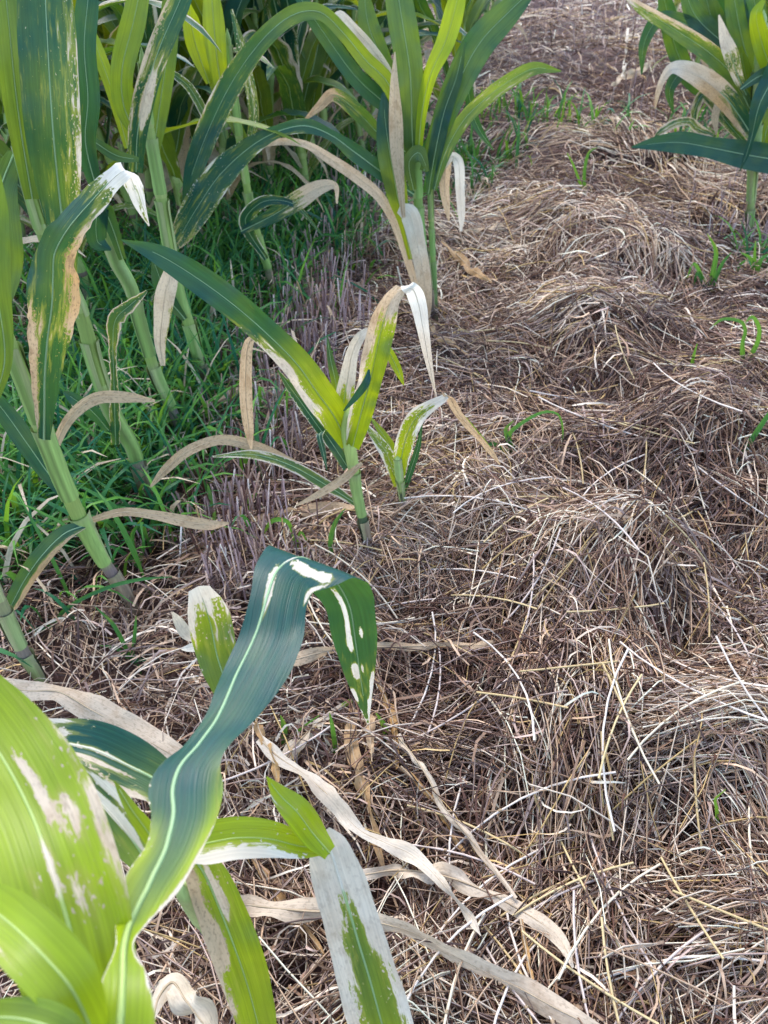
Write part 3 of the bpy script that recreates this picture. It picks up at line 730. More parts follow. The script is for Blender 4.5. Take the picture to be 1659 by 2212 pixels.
px_leaf(pl, b, [(235, 930, -.03, 14), (195, 885, -.05, 30), (160, 862, -.06, 26), (138, 846, -.06, 6)], n=30, yel=.05)
px_leaf(pl, b, [(250, 960, -.02, 20), (248, 900, -.04, 24), (246, 820, -.05, 18), (244, 740, -.05, 22), (250, 690, -.05, 36), (280, 660, -.05, 28), (318, 628, -.05, 5)], dmg=[.1, .2, .3, .4, .3, .4], edge=.5, dry=.5, ragged=.35, yel=.05)
px_leaf(pl, b, [(30, 330, .02, 24), (0, 420, -.02, 70), (10, 560, -.04, 74), (0, 640, -.05, 50), (-8, 700, -.05, 6)], M=13, yel=.25)

pl, b = corn(400, 962, 'corn stalk with a hanging half-dried leaf and purple-brown foot in the weedy left row')
px_stalk(pl, b, [(402, 972, 0, 22), (390, 930, 0, 26), (366, 872, 0, 30), (338, 812, 0, 32), (318, 750, 0, 32), (300, 690, 0, 34), (282, 620, 0, 34), (248, 555, 0, 34), (208, 395, 0, 32), (186, 290, 0, 28), (170, 150, 0, 20)], nodes=6, basecol=(.44, .36, .35), topcol=(.27, .37, .10), low=.16)
px_leaf(pl, b, [(352, 790, -.04, 10), (346, 740, -.05, 24), (350, 690, -.06, 34), (356, 640, -.07, 42), (368, 595, -.07, 34), (372, 560, -.07, 10)], dmg=[.9, .9, .85, .8, .95, 1], dry=.45, edgeL=-.4, yel=.1)
px_leaf(pl, b, [(215, 430, -.02, 24), (185, 310, -.03, 42), (190, 215, -.03, 50), (182, 100, -.02, 48), (190, 0, 0, 44), (200, -100, .03, 8)], M=13, yel=.0)
px_leaf(pl, b, [(265, 560, -.02, 16), (238, 480, -.04, 30), (215, 440, -.05, 44), (210, 520, -.05, 40), (240, 540, -.05, 4)], M=13, yel=.05)
px_leaf(pl, b, [(195, 300, .03, 16), (250, 335, .02, 24), (300, 345, .02, 10)], n=30, yel=.15)

pl, b = corn(450, 862, 'corn stalk carrying a grey-green leaf with a long bleached tan patch')
px_stalk(pl, b, [(452, 872, 0, 22), (440, 810, 0, 26), (426, 765, 0, 30), (408, 700, 0, 32), (386, 636, 0, 34), (362, 510, 0, 34), (342, 390, 0, 32), (320, 260, 0, 28), (305, 100, 0, 20)], nodes=6, basecol=(.33, .33, .24), topcol=(.27, .38, .10), low=.12)
px_leaf(pl, b, [(294, 372, -.04, 28), (296, 300, -.05, 38), (305, 240, -.05, 44), (322, 170, -.05, 46), (350, 90, -.04, 48), (385, 10, -.02, 46), (420, -80, 0, 30), (440, -140, .02, 5)], M=17, n=70, dmg=[.35, .3, .3, .4, .25, .1, .1], spots=[(-.3, .33, .5, .12, .8)], edgeR=[.2, .3, .4, .5, .5, .3], dry=.45, yel=.0)
px_leaf(pl, b, [(300, 300, 0, 22), (268, 230, -.01, 42), (264, 150, -.02, 48), (290, 40, -.01, 50), (310, -60, 0, 30), (320, -120, 0, 5)], M=13, yel=.28)
px_leaf(pl, b, [(330, 340, .02, 24), (345, 230, .03, 40), (362, 110, .04, 40), (370, 0, .05, 36), (380, -90, .06, 6)], M=13, yel=.25)
px_leaf(pl, b, [(276, 320, .05, 14), (240, 190, .06, 26), (212, 110, .07, 26), (195, 50, .08, 6)], yel=.6)
px_leaf(pl, b, [(400, 690, -.02, 12), (360, 640, -.03, 34), (345, 600, -.04, 36), (330, 560, -.04, 6)], yel=.05)

pl, b = corn(592, 640, 'slender corn stalk among green weeds with a yellow-green upright leaf')
px_stalk(pl, b, [(594, 648, 0, 16), (582, 590, 0, 20), (560, 520, 0, 22), (540, 440, 0, 22), (520, 320, 0, 22), (505, 200, 0, 20), (490, 60, 0, 16)], nodes=6, basecol=(.40, .38, .22), topcol=(.30, .42, .10), low=.15)
px_leaf(pl, b, [(480, 200, -.03, 24), (468, 120, -.03, 42), (460, 30, -.02, 44), (452, -80, 0, 8)], M=13, yel=.75)
px_leaf(pl, b, [(452, 180, -.02, 14), (424, 100, -.02, 40), (412, 40, -.02, 34), (410, 8, -.02, 4)], M=13, yel=.85)
px_leaf(pl, b, [(450, 260, -.05, 20), (410, 190, -.05, 18), (375, 160, -.06, 14), (345, 140, -.06, 4)], yel=.15, edge=.5, dmg=.3)
px_leaf(pl, b, [(530, 350, -.02, 14), (548, 250, -.03, 22), (525, 120, -.03, 24), (500, 20, -.02, 6)], dmg=.5, dry=.2, yel=.05)
px_leaf(pl, b, [(525, 300, 0, 20), (490, 230, 0, 34), (455, 140, 0, 36), (430, 120, 0, 8)], M=13, yel=.35)
px_leaf(pl, b, [(575, 560, -.02, 12), (530, 480, -.05, 28), (560, 440, -.06, 26), (600, 432, -.06, 18), (640, 445, -.06, 12), (700, 512, -.05, 3)], dmg=.2, edge=.35, dry=.1)
px_leaf(pl, b, [(520, 500, -.05, 12), (580, 470, -.06, 30), (640, 435, -.06, 40), (690, 405, -.06, 30), (724, 402, -.06, 14), (728, 440, -.06, 3)], dmg=[.2, .3, .4, .7, 1, 1], dry=.5)

# ------------------------------------------------------------------ the big plant in the centre row
pl, b = corn(928, 690, 'tall corn clump in mid-field with a bright yellow-green leaf and hanging tan dead leaves')
px_stalk(pl, b, [(932, 700, 0, 24), (922, 600, 0, 26), (908, 500, 0, 26), (900, 380, 0, 28), (894, 280, 0, 28), (888, 180, 0, 26), (880, 60, 0, 18)], nodes=6, basecol=(.35, .33, .20), topcol=(.20, .33, .08), low=.12)
px_stalk(pl, b, [(940, 690, .04, 14), (936, 580, .04, 16), (932, 480, .04, 16), (930, 380, .04, 16), (932, 300, .04, 12)], nodes=5, basecol=(.35, .33, .20), topcol=(.24, .36, .10), low=.12)
for pts, sp in [
    ([(893, 350, -.03, 24), (890, 280, -.04, 44), (886, 160, -.04, 56), (868, 40, -.03, 62), (850, -70, 0, 44), (840, -140, .03, 6)], dict(yel=.25)),
    ([(903, 340, -.05, 14), (912, 240, -.05, 22), (930, 160, -.05, 30), (962, 90, -.04, 40), (985, 10, -.03, 40), (1000, -70, -.01, 8)], dict(yel=.9)),
    ([(915, 370, -.04, 18), (945, 290, -.04, 40), (985, 190, -.04, 58), (1035, 95, -.03, 66), (1100, 25, -.02, 52), (1170, -40, 0, 8)], dict(yel=.12)),
    ([(938, 410, -.05, 10), (962, 330, -.05, 26), (1000, 262, -.05, 30), (1050, 212, -.05, 30), (1105, 172, -.05, 30), (1155, 148, -.05, 26), (1212, 154, -.05, 3)], dict(yel=[.1, .1, .3, .4, .6, .3, .2], dmg=[.1, .2, .3, .4, .45, .3, .2], dry=.4)),
    ([(890, 330, -.02, 20), (866, 240, -.02, 30), (835, 175, -.03, 34), (790, 130, -.04, 34), (745, 75, -.05, 30), (695, 28, -.06, 30), (650, 26, -.07, 36), (605, 50, -.08, 36), (555, 100, -.09, 40), (500, 180, -.10, 50), (455, 270, -.11, 50), (420, 360, -.12, 40), (395, 440, -.12, 5)], dict(yel=[.5, .6, .55, .5, .3, .2, .1, .05, 0, 0, 0, 0], dmg=[0, 0, 0, 0, .1, .1, .1, .2, .2, .15, .1, .1], edge=[0, 0, 0, .1, .1, .2, .3, .4, .4, .2, .1], dry=.4)),
    ([(893, 420, -.03, 12), (852, 392, -.05, 28), (815, 365, -.06, 34), (765, 328, -.07, 36), (715, 292, -.08, 22), (660, 272, -.09, 30), (600, 284, -.10, 26), (540, 318, -.11, 40), (475, 378, -.12, 60), (425, 450, -.13, 62), (388, 512, -.13, 40), (366, 545, -.13, 6)], dict(yel=0, dmg=[0, 0, .05, .1, .1, .15, .2, .25, .32, .3, .4, .6], edge=.25, dry=[.3, .3, .3, .3, .2, .1, .1, .1, .1, .2, .6, .8])),
    ([(908, 650, -.02, 12), (880, 560, -.04, 16), (852, 480, -.05, 18), (820, 425, -.06, 22), (770, 382, -.07, 24), (715, 345, -.08, 22), (660, 312, -.09, 15), (605, 306, -.10, 14), (562, 318, -.10, 3)], dict(dmg=1, dry=.6)),
    ([(872, 470, -.10, 8), (866, 410, -.10, 16), (858, 330, -.10, 28), (855, 260, -.10, 30), (852, 180, -.10, 18), (853, 112, -.09, 2)], dict(dmg=1, dry=.62)),
    ([(888, 560, -.05, 12), (872, 480, -.06, 24), (858, 420, -.07, 44), (842, 330, -.07, 54), (832, 260, -.06, 36), (828, 200, -.05, 6)], dict(yel=[.8, .7, .6, .3, 0, 0], edge=.1)),
    ([(862, 450, -.08, 20), (884, 462, -.09, 40), (900, 520, -.09, 36), (914, 590, -.09, 32), (922, 650, -.08, 22), (924, 705, -.08, 4)], dict(dmg=1, dry=[.1, .15, .4, .6, .7, .7])),
    ([(948, 380, .02, 8), (975, 338, .0, 18), (990, 350, -.01, 22), (994, 410, -.01, 20), (997, 470, -.01, 14), (996, 500, -.01, 3)], dict(dmg=1, dry=.15)),
    ([(945, 360, .02, 8), (962, 340, .01, 24), (960, 400, .01, 22), (964, 440, .01, 16), (970, 478, .01, 3)], dict(dmg=1, dry=.7)),
    ([(980, 130, .02, 8), (1008, 150, .02, 14), (1014, 210, .02, 20), (1030, 270, .02, 18), (1066, 325, .02, 2)], dict(yel=0, edge=.2)),
    ([(870, 230, .04, 10), (835, 150, .04, 18), (795, 95, .03, 20), (762, 58, .03, 18), (735, 30, .03, 14), (722, 30, .03, 3)], dict(dmg=1, dry=.3)),
    ([(872, 250, .02, 20), (822, 215, .01, 38), (768, 165, .0, 38), (718, 98, 0, 36), (668, 25, .0, 30), (620, -50, .02, 6)], dict(yel=.0)),
    ([(866, 200, .06, 14), (822, 120, .07, 40), (795, 50, .08, 44), (785, -40, .09, 10)], dict(yel=.2)),
    ([(925, 420, -.04, 10), (938, 340, -.05, 30), (960, 240, -.05, 34), (985, 170, -.05, 26), (1004, 90, -.05, 5)], dict(yel=.1)),
    ([(893, 410, -.07, 14), (884, 350, -.08, 28), (905, 330, -.08, 30), (925, 370, -.08, 6)], dict(yel=.3)),
    ([(880, 330, .05, 10), (830, 300, .05, 26), (770, 240, .04, 32), (720, 205, .03, 26), (690, 230, .02, 18), (655, 262, .02, 3)], dict(yel=.1, dmg=[.1, .1, .2, .4, .9, .9], dry=.8)),
]:
    px_leaf(pl, b, pts, M=13 if len(pts) < 9 else 15, n=48 if len(pts) < 9 else 90, **sp)

# ------------------------------------------------------------------ the right-hand plant
pl, b = corn(1620, 505, 'corn plant with a long level blue-green leaf and a curled brown leaf')
px_stalk(pl, b, [(1619, 515, 0, 18), (1622, 440, 0, 22), (1627, 360, 0, 26), (1634, 260, 0, 30), (1640, 150, 0, 28), (1650, 20, 0, 20)], nodes=5, basecol=(.35, .32, .20), topcol=(.30, .40, .12), low=.1)
for pts, sp in [
    ([(1760, 365, -.06, 50), (1690, 348, -.07, 58), (1610, 334, -.08, 56), (1530, 318, -.09, 42), (1470, 308, -.09, 44), (1415, 310, -.09, 28), (1364, 318, -.09, 3)], dict(dmg=.03)),
    ([(1626, 296, -.05, 12), (1600, 255, -.06, 34), (1565, 208, -.07, 44), (1522, 172, -.08, 44), (1480, 150, -.09, 34), (1450, 148, -.09, 22), (1430, 175, -.09, 14), (1420, 205, -.09, 10), (1415, 235, -.09, 2)], dict(dmg=[.1, .2, .35, .6, 1, 1, 1, 1, 1], edgeR=[.5, 1.2, 1.2, .8, .2, .1, 0], dry=[.4, .4, .5, .6, .6, .4, .3, .6, .8])),
    ([(1690, 90, -.10, 20), (1668, 170, -.11, 44), (1640, 228, -.12, 36), (1624, 295, -.12, 14), (1612, 335, -.12, 12), (1598, 370, -.12, 2)], dict(dmg=.12)),
    ([(1622, 240, .0, 14), (1580, 160, -.01, 36), (1530, 112, -.02, 36), (1480, 78, -.03, 34), (1430, 46, -.04, 26), (1390, 22, -.05, 22), (1345, -12, -.05, 4)], dict(yel=.2, dmg=[.1, .15, .2, .2, .3, .5, .6], edgeL=[0, 0, .2, .6, .8, .8, .6], dry=.45)),
    ([(1612, 205, -.06, 10), (1594, 165, -.06, 22), (1578, 115, -.06, 30), (1565, 80, -.05, 22), (1553, 32, -.05, 3)], dict(dmg=[.3, .6, .6, .95, 1], dry=.4)),
    ([(1690, 200, -.02, 14), (1662, 140, -.03, 34), (1642, 80, -.03, 36), (1634, 28, -.03, 24), (1650, 0, -.02, 8)], dict(yel=.85)),
    ([(1600, 192, -.08, 8), (1640, 165, -.08, 24), (1690, 150, -.08, 30), (1740, 160, -.08, 6)], dict(yel=.1)),
    ([(1542, 292, .02, 6), (1508, 278, .01, 18), (1488, 262, .0, 16), (1455, 268, -.01, 18), (1428, 284, -.02, 14), (1412, 298, -.02, 3)], dict(dmg=.5, edge=.5, dry=.5)),
    ([(1640, 190, .05, 20), (1610, 110, .06, 40), (1590, 20, .07, 44), (1575, -80, .08, 8)], dict(yel=.2)),
    ([(1640, 150, .08, 20), (1560, 90, .10, 40), (1500, 30, .12, 40), (1470, -60, .13, 8)], dict(yel=.15)),
    ([(1650, 120, .04, 18), (1640, 60, .05, 38), (1625, -20, .06, 36), (1610, -90, .07, 8)], dict(yel=.1)),
    ([(1635, 250, .03, 12), (1618, 190, .02, 28), (1606, 140, .02, 26), (1600, 100, .02, 5)], dict(yel=.6, dmg=.3)),
    ([(1645, 330, .03, 12), (1660, 270, .03, 40), (1690, 230, .03, 40), (1720, 200, .03, 10)], dict(yel=.4)),
    ([(1622, 270, .10, 14), (1545, 195, .12, 34), (1482, 152, .14, 32), (1448, 190, .14, 22), (1454, 245, .14, 3)], dict(yel=.05)),
    ([(1615, 170, .10, 14), (1505, 66, .12, 34), (1425, 42, .14, 30), (1392, 92, .14, 22), (1386, 160, .14, 3)], dict(yel=.05, dmg=.15)),
    ([(1625, 230, .12, 20), (1572, 130, .13, 48), (1540, 50, .14, 54), (1515, -50, .15, 10)], dict(yel=.15)),
    ([(1640, 205, .15, 20), (1602, 100, .16, 50), (1550, 10, .18, 52), (1505, -70, .2, 8)], dict(yel=.05)),
    ([(1612, 250, .16, 14), (1500, 180, .18, 34), (1462, 110, .2, 38), (1440, 20, .2, 34), (1425, -50, .2, 6)], dict(yel=.1)),
    ([(1630, 330, .08, 8), (1575, 270, .08, 20), (1520, 205, .08, 22), (1500, 245, .08, 16), (1505, 290, .08, 3)], dict(dmg=.4, edge=.4, dry=.5)),
    ([(1634, 300, .04, 10), (1560, 215, .05, 14), (1545, 250, .04, 16), (1548, 290, .04, 4)], dict(dmg=1, dry=.6)),
]:
    px_leaf(pl, b, pts, M=13, n=52, **sp)

# ------------------------------------------------------------------ a left-edge plant, mostly its foot
pl, b = corn(88, 1462, 'mottled purple-green corn stalk foot leaning out of the straw beside the blotched dry leaf')
px_stalk(pl, b, [(92, 1472, 0, 26), (76, 1448, 0, 32), (55, 1418, 0, 36), (28, 1365, 0, 38), (0, 1300, 0, 40), (-40, 1210, 0, 42), (-90, 1080, 0, 40), (-130, 900, 0, 30)], nodes=5, basecol=(.36, .30, .26), topcol=(.33, .38, .14), low=.35)
px_leaf(pl, b, [(-100, 1050, 0, 30), (-150, 900, .0, 60), (-190, 700, 0, 60), (-220, 500, 0, 8)], M=13, yel=.1)
px_leaf(pl, b, [(-60, 1160, -.02, 24), (-130, 1130, -.05, 60), (-210, 1180, -.08, 60), (-280, 1280, -.1, 8)], M=13, yel=.2)

# ------------------------------------------------------------------ background corn rows
def world_leaf(pl, b, base, az, el, L, w, droop, spec, n=26, M=7, rib=True):
    t = np.linspace(0, 1, n)
    e = el - droop * t ** 1.6
    st = L / (n - 1)
    d = np.stack([np.cos(e) * math.cos(az), np.cos(e) * math.sin(az), np.sin(e)], 1)
    C = base + np.concatenate([np.zeros((1, 3)), np.cumsum(d[:-1] * st, 0)])
    C[:, 0] += np.cumsum(rng.normal(0, .0016, n)); C[:, 1] += np.cumsum(rng.normal(0, .0016, n))
    tw = np.cumsum(rng.normal(0, .05, n))
    S0 = np.array([-math.sin(az), math.cos(az), 0])
    T = unit(np.gradient(C, axis=0))
    S = np.repeat(S0[None], n, 0)
    Nn = np.cross(T, S)
    S = S * np.cos(tw)[:, None] + Nn * np.sin(tw)[:, None]
    prof = np.minimum(1, .35 + t * 3.2) * np.clip((1 - t) ** .65 * 1.25, 0, 1)
    C[:, 2] = np.maximum(C[:, 2], .01)
    add_leaf(pl, b, C, S, np.maximum(w * prof, .001), spec, None, M, rib, None, .07, .3)

def row_plant(x, y, h, label, group, seed):
    rs = random.Random(seed)
    h = h * rs.uniform(.58, .82)
    pass
    z0 = float(hmat(x, y))
    b = np.array([x, y, z0])
    pl = thing('corn_plant', b, label, 'corn plant', group)
    lx, ly = rs.gauss(0, .04), rs.gauss(0, .03)
    P = np.array([[x, y, z0 - .02], [x + lx * .4, y + ly * .4, h * .3], [x + lx, y + ly, h * .62], [x + lx * 1.2, y + ly * 1.2, h * .85]])
    r = rs.uniform(.011, .014)
    stalk_world(pl, b, P, [r, r, r * .85, r * .45], nodes=5, basecol=(.36, .34, .24), topcol=(.26, .37, .10), low=.12, n=24)
    az = rs.uniform(0, 6.28)
    nl = rs.randint(9, 11)
    for i in range(nl):
        f = .12 + .70 * i / (nl - 1)
        base = np.array([x + lx * f * 1.3, y + ly * f * 1.3, z0 + h * f])
        az += math.pi + rs.gauss(0, .35)
        old = i < 2
        L = rs.uniform(.50, .78) * (.7 if i < 2 else 1)
        el = R(rs.uniform(42, 66) + 16 * f)
        dr = R(rs.uniform(75, 150) - 40 * f)
        if old:
            sp = dict(dmg=rs.choice([1, 1, .5]), dry=rs.uniform(.3, .75), yel=.3)
        else:
            sp = dict(yel=rs.choice([0, .05, .1, .25, .4, .55]), dmg=rs.choice([0, .1, .2, .3]), edge=rs.choice([0, 0, .3, .6]), dry=rs.uniform(.1, .5))
        world_leaf(pl, b, base, az, el, L, rs.uniform(.055, .085) * (.6 if old else 1), dr, sp)

LB = 'tall green corn plant in the dense left rows behind the damaged front plants'
RB = 'tall green corn plant in the right-hand row behind the level blue-green leaf'
FB = 'far corn plant in the row along the back of the straw strip'
sd_ = 100
def gpos(px, py):
    p = flat_hit(px, py); return p[0], p[1]
for px, py in [(520, 520), (640, 470), (420, 600), (700, 330), (560, 370), (440, 420), (300, 560), (350, 440), (240, 430), (120, 560), (60, 700), (170, 660), (820, 300), (740, 230), (600, 260), (480, 270), (360, 290), (220, 300), (90, 360), (20, 480), (560, 190), (680, 170), (400, 180), (250, 190), (120, 230), (820, 200), (590, 330), (660, 260), (470, 340), (290, 370), (160, 430), (210, 540), (390, 520), (750, 290), (660, 380), (560, 300), (800, 350), (720, 420), (620, 200), (500, 400), (320, 480), (270, 250), (30, 400), (180, 340), (440, 230), (850, 240), (60, 560), (110, 470), (470, 470), (540, 430), (610, 420), (690, 360), (760, 340), (640, 320), (580, 230), (510, 240), (700, 250), (330, 390), (420, 330), (380, 350), (60, 300), (140, 300), (230, 240), (330, 230)]:
    x, y = gpos(px, py); sd_ += 1
    row_plant(x + random.gauss(0, .04), y + random.gauss(0, .06), random.uniform(.95, 1.2), LB, 'corn plants in the dense left rows', sd_)
for px, py in [(1000, 330), (1040, 225), (1080, 150), (1105, 100), (960, 210), (980, 130)]:
    x, y = gpos(px, py); sd_ += 1
    row_plant(x - .12, y, random.uniform(.95, 1.15), FB, 'corn plants along the back of the strip', sd_)
for px, py in [(1560, 300), (1500, 200), (1455, 130), (1640, 330), (1600, 210), (1540, 130), (1430, 85), (1650, 160), (1600, 280), (1560, 220), (1650, 240), (1480, 160), (1580, 170), (1660, 380), (1700, 330), (1600, 320), (1540, 240), (1500, 250)]:
    x, y = gpos(px, py); sd_ += 1
    row_plant(x + .06, y, random.uniform(.95, 1.15), RB, 'corn plants in the right-hand row', sd_)

# ------------------------------------------------------------------ weeds: ground cover on the left, single tufts in the straw
def grass_cover():
    spots = [(330, 850, .30, 900), (150, 900, .34, 900), (60, 1050, .28, 700), (300, 1000, .20, 400), (200, 1080, .16, 300), (480, 600, .34, 900), (620, 500, .30, 800), (560, 420, .5, 900), (420, 700, .28, 700), (760, 420, .22, 260),
             (720, 540, .16, 200), (300, 620, .5, 900), (120, 700, .5, 800), (520, 300, .9, 900), (60, 1200, .16, 300), (420, 900, .14, 160), (360, 1130, .10, 90), (1640, 560, .12, 60), (1560, 330, .3, 140), (1140, 260, .25, 120), (1280, 330, .15, 60), (1040, 350, .2, 120), (800, 250, .6, 400), (1010, 440, .12, 50)]
    Ps, Ws, Ls, seeds = [], [], [], []
    for px, py, sprd, n in spots:
        c = flat_hit(px, py)
        n = int(n * .55); gx = rng.normal(c[0], sprd * .5, n); gy = rng.normal(c[1], sprd * .5, n)
        k = 6
        L = rng.uniform(.08, .26, n); az = rng.uniform(0, 6.283, n)
        e0 = rng.uniform(.95, 1.55, n); dr = rng.uniform(.6, 2.3, n)
        P = np.empty((n, k, 3)); cur = np.stack([gx, gy, hmat(gx, gy) - .015], 1)
        for j in range(k):
            f = j / (k - 1)
            P[:, j] = cur
            e = e0 - dr * f ** 1.3
            cur = cur + np.stack([np.cos(e) * np.cos(az), np.cos(e) * np.sin(az), np.sin(e)], 1) * (L / (k - 1))[:, None]
            cur[:, 2] = np.maximum(cur[:, 2], hmat(cur[:, 0], cur[:, 1]) + .002)
        Ps.append(P); Ws.append(rng.uniform(.0038, .0095, n) * .5 * (1 + .1 * c[1]))
        seeds.append(rng.random(n) * 40)
    P = np.concatenate(Ps); wd = np.concatenate(Ws); sd = np.concatenate(seeds)
    n, k, _ = P.shape
    T = np.empty_like(P); T[:, 1:-1] = P[:, 2:] - P[:, :-2]; T[:, 0] = P[:, 1] - P[:, 0]; T[:, -1] = P[:, -1] - P[:, -2]
    T = unit(T); up = np.zeros_like(T); up[..., 2] = 1
    S = unit(np.cross(T, up + rng.normal(0, .2, (n, 1, 3))))
    prof = np.array([.7, 1, 1, .85, .55, .06])
    Wd = wd[:, None] * prof
    V = np.stack([P - S * Wd[..., None], P + S * Wd[..., None]], 2).reshape(-1, 3)
    idx = np.arange(n * k * 2).reshape(n, k, 2)
    Q = np.stack([idx[:, :-1, 0], idx[:, :-1, 1], idx[:, 1:, 1], idx[:, 1:, 0]], -1).reshape(-1, 4)
    yel = np.repeat(np.clip(rng.normal(.34, .30, n), 0, 1), k * 2)
    dmg = np.repeat((rng.random(n) < .06).astype(float), k * 2)
    mask = np.stack([dmg, yel, np.full_like(yel, .5), np.ones_like(yel)], 1)
    lu = np.stack([np.tile([-.002, .002], n * k), np.tile(np.repeat(np.linspace(0, .12, k), 2), n), np.repeat(sd, k * 2)], 1)
    o = link(bpy.data.objects.new('weed_grass', mesh_np('weed_grass', V, Q, [('mask', 'FLOAT_COLOR', mask), ('lu', 'FLOAT_VECTOR', lu)], mat=M_GRASS)))
    tag(o, 'thick green weedy grass growing between the corn stalks', 'grass', kind='stuff')
grass_cover()

def weed(px, py, label, blades, group=None):
    b = ground_hit(px, py)
    t = thing('grass_weed', b, label, 'weed', group)
    for pts, sp in blades:
        sp = dict(sp); sp['yel'] = min(1, sp.get('yel', 0) + .2); sp.setdefault('dmg', [0, 0, .2, .45])
        pts2 = [(px, py + 8, 0, pts[0][2])] + [(p[0], p[1], (p[3] if len(p) > 3 else 0), p[2] * .6) for p in pts[1:]]
        px_leaf(t, b, pts2, n=26, M=5, name='blade', rib=False, mat=M_GRASS, wave=.02, fold=.3, **sp)
    return t

weed(720, 1210, 'upright green grass blade beside the young corn plant\'s foot', [([(0, 0, 10), (714, 1170, 18), (724, 1130, 16), (746, 1098, 3)], dict(yel=.1))])
weed(640, 1180, 'pale yellow-green grass weed arching by the young corn plant', [([(0, 0, 6), (622, 1128, 14), (590, 1124, 16), (566, 1160, 4)], dict(yel=.6)), ([(0, 0, 6), (650, 1150, 10), (672, 1190, 3)], dict(yel=.7))])
weed(548, 1120, 'small bright green two-bladed weed left of the young corn plant', [([(0, 0, 12), (540, 1080, 18), (556, 1066, 8)], dict(yel=.4)), ([(0, 0, 12), (566, 1092, 14), (576, 1108, 3)], dict(yel=.4))])
weed(1118, 985, 'curving green grass weed right of the bleached tiller', [([(0, 0, 8), (1100, 940, 16), (1130, 912, 13), (1175, 890, 10), (1205, 895, 8), (1216, 930, 6), (1212, 965, 2)], dict(yel=.35)), ([(0, 0, 8), (1060, 958, 14), (1025, 985, 3)], dict(yel=.1)), ([(0, 0, 8), (1092, 930, 14), (1110, 908, 4)], dict(yel=.1))])
weed(1585, 1010, 'long straight green grass blade slanting up at the right', [([(0, 0, 14), (1612, 968, 18), (1640, 925, 18), (1672, 880, 12), (1700, 850, 3)], dict(yel=.1)), ([(0, 0, 8), (1575, 985, 10), (1560, 960, 3)], dict(yel=.0))])
weed(1605, 785, 'broad-bladed green weed with a bent pale tip', [([(0, 0, 12), (1604, 740, 14), (1610, 715, 12), (1600, 695, 12), (1560, 690, 10), (1532, 712, 3)], dict(yel=.4)), ([(0, 0, 12), (1634, 745, 16), (1640, 710, 14), (1624, 684, 12), (1610, 698, 3)], dict(yel=.45))])
weed(1425, 835, 'low flat green weed with paired leaves in the hollow', [([(0, 0, 16), (1450, 822, 18), (1485, 808, 3)], dict(yel=.15)), ([(0, 0, 16), (1410, 838, 16), (1400, 828, 4)], dict(yel=.2)), ([(0, 0, 10), (1440, 832, 16), (1462, 822, 4)], dict(yel=.35))])
weed(1495, 810, 'single bright upright blade beside the low flat weed', [([(0, 0, 8), (1496, 780, 12), (1506, 742, 3)], dict(yel=.6))])
weed(1530, 630, 'tall forked green weed standing on the straw ridge', [([(0, 0, 10), (1542, 580, 18), (1546, 540, 14), (1528, 505, 3)], dict(yel=.35)), ([(0, 0, 10), (1508, 590, 16), (1496, 625, 4)], dict(yel=.1)), ([(0, 0, 10), (1560, 570, 12), (1580, 545, 3)], dict(yel=.1)), ([(0, 0, 8), (1500, 570, 12), (1484, 600, 3)], dict(yel=.4))])
weed(1630, 600, 'spreading bright weed tuft below the right corn stalk', [([(0, 0, 10), (1622, 560, 14), (1600, 545, 3)], dict(yel=.4)), ([(0, 0, 10), (1645, 560, 14), (1668, 545, 3)], dict(yel=.3)), ([(0, 0, 10), (1630, 560, 12), (1632, 520, 3)], dict(yel=.5)), ([(0, 0, 8), (1650, 590, 12), (1675, 600, 3)], dict(yel=.3))])
weed(1268, 430, 'thin solitary green blade on the far straw', [([(0, 0, 8), (1262, 380, 12), (1272, 330, 10), (1290, 318, 3)], dict(yel=.3)), ([(0, 0, 6), (1240, 360, 8), (1225, 330, 3)], dict(yel=.5))])
weed(610, 1600, 'narrow green blades in the straw under the twisted corn leaf', [([(0, 0, 14), (614, 1570, 22), (606, 1545, 4)], dict(yel=.2)), ([(0, 0, 10), (655, 1570, 8), (690, 1545, 3)], dict(yel=.5))])
weed(726, 1620, 'small green blade below the hanging spotted leaf tip', [([(0, 0, 10), (718, 1570, 16), (712, 1540, 4)], dict(yel=.3))])
weed(840, 1600, 'short speckled green blade behind the hanging leaf tip', [([(0, 0, 10), (828, 1565, 20), (812, 1540, 5)], dict(yel=.3, dmg=.4))])
weed(1550, 1790, 'short pale green shoot poking from the grey straw', [([(0, 0, 8), (1548, 1745, 12), (1546, 1725, 9), (1568, 1705, 3)], dict(yel=.6))])
weed(110, 1345, 'long thin green grass blade crossing the straw below the left row', [([(0, 0, 10), (150, 1310, 14), (230, 1270, 14), (300, 1252, 12), (372, 1246, 3)], dict(yel=.05)), ([(0, 0, 10), (60, 1365, 12), (20, 1385, 3)], dict(yel=.1))])
weed(285, 1420, 'flat star-shaped dark green weed rosette in the straw', [([(0, 0, 8), (292, 1360, 12), (294, 1330, 3)], dict()), ([(0, 0, 8), (250, 1400, 12), (215, 1394, 3)], dict()), ([(0, 0, 8), (300, 1440, 12), (305, 1458, 3)], dict()), ([(0, 0, 8), (315, 1424, 10), (320, 1420, 3)], dict()), ([(0, 0, 8), (245, 1350, 14), (205, 1310, 3)], dict())])
weed(300, 1215, 'leafy green weed tuft right of the stout corn stalk', [([(0, 0, 10), (285, 1160, 16), (312, 1112, 3)], dict(yel=.2)), ([(0, 0, 10), (260, 1190, 14), (222, 1175, 3)], dict(yel=.2)), ([(0, 0, 10), (310, 1170, 12), (300, 1130, 3)], dict(yel=.05)), ([(0, 0, 8), (320, 1260, 12), (345, 1290, 3)], dict(yel=.2))])

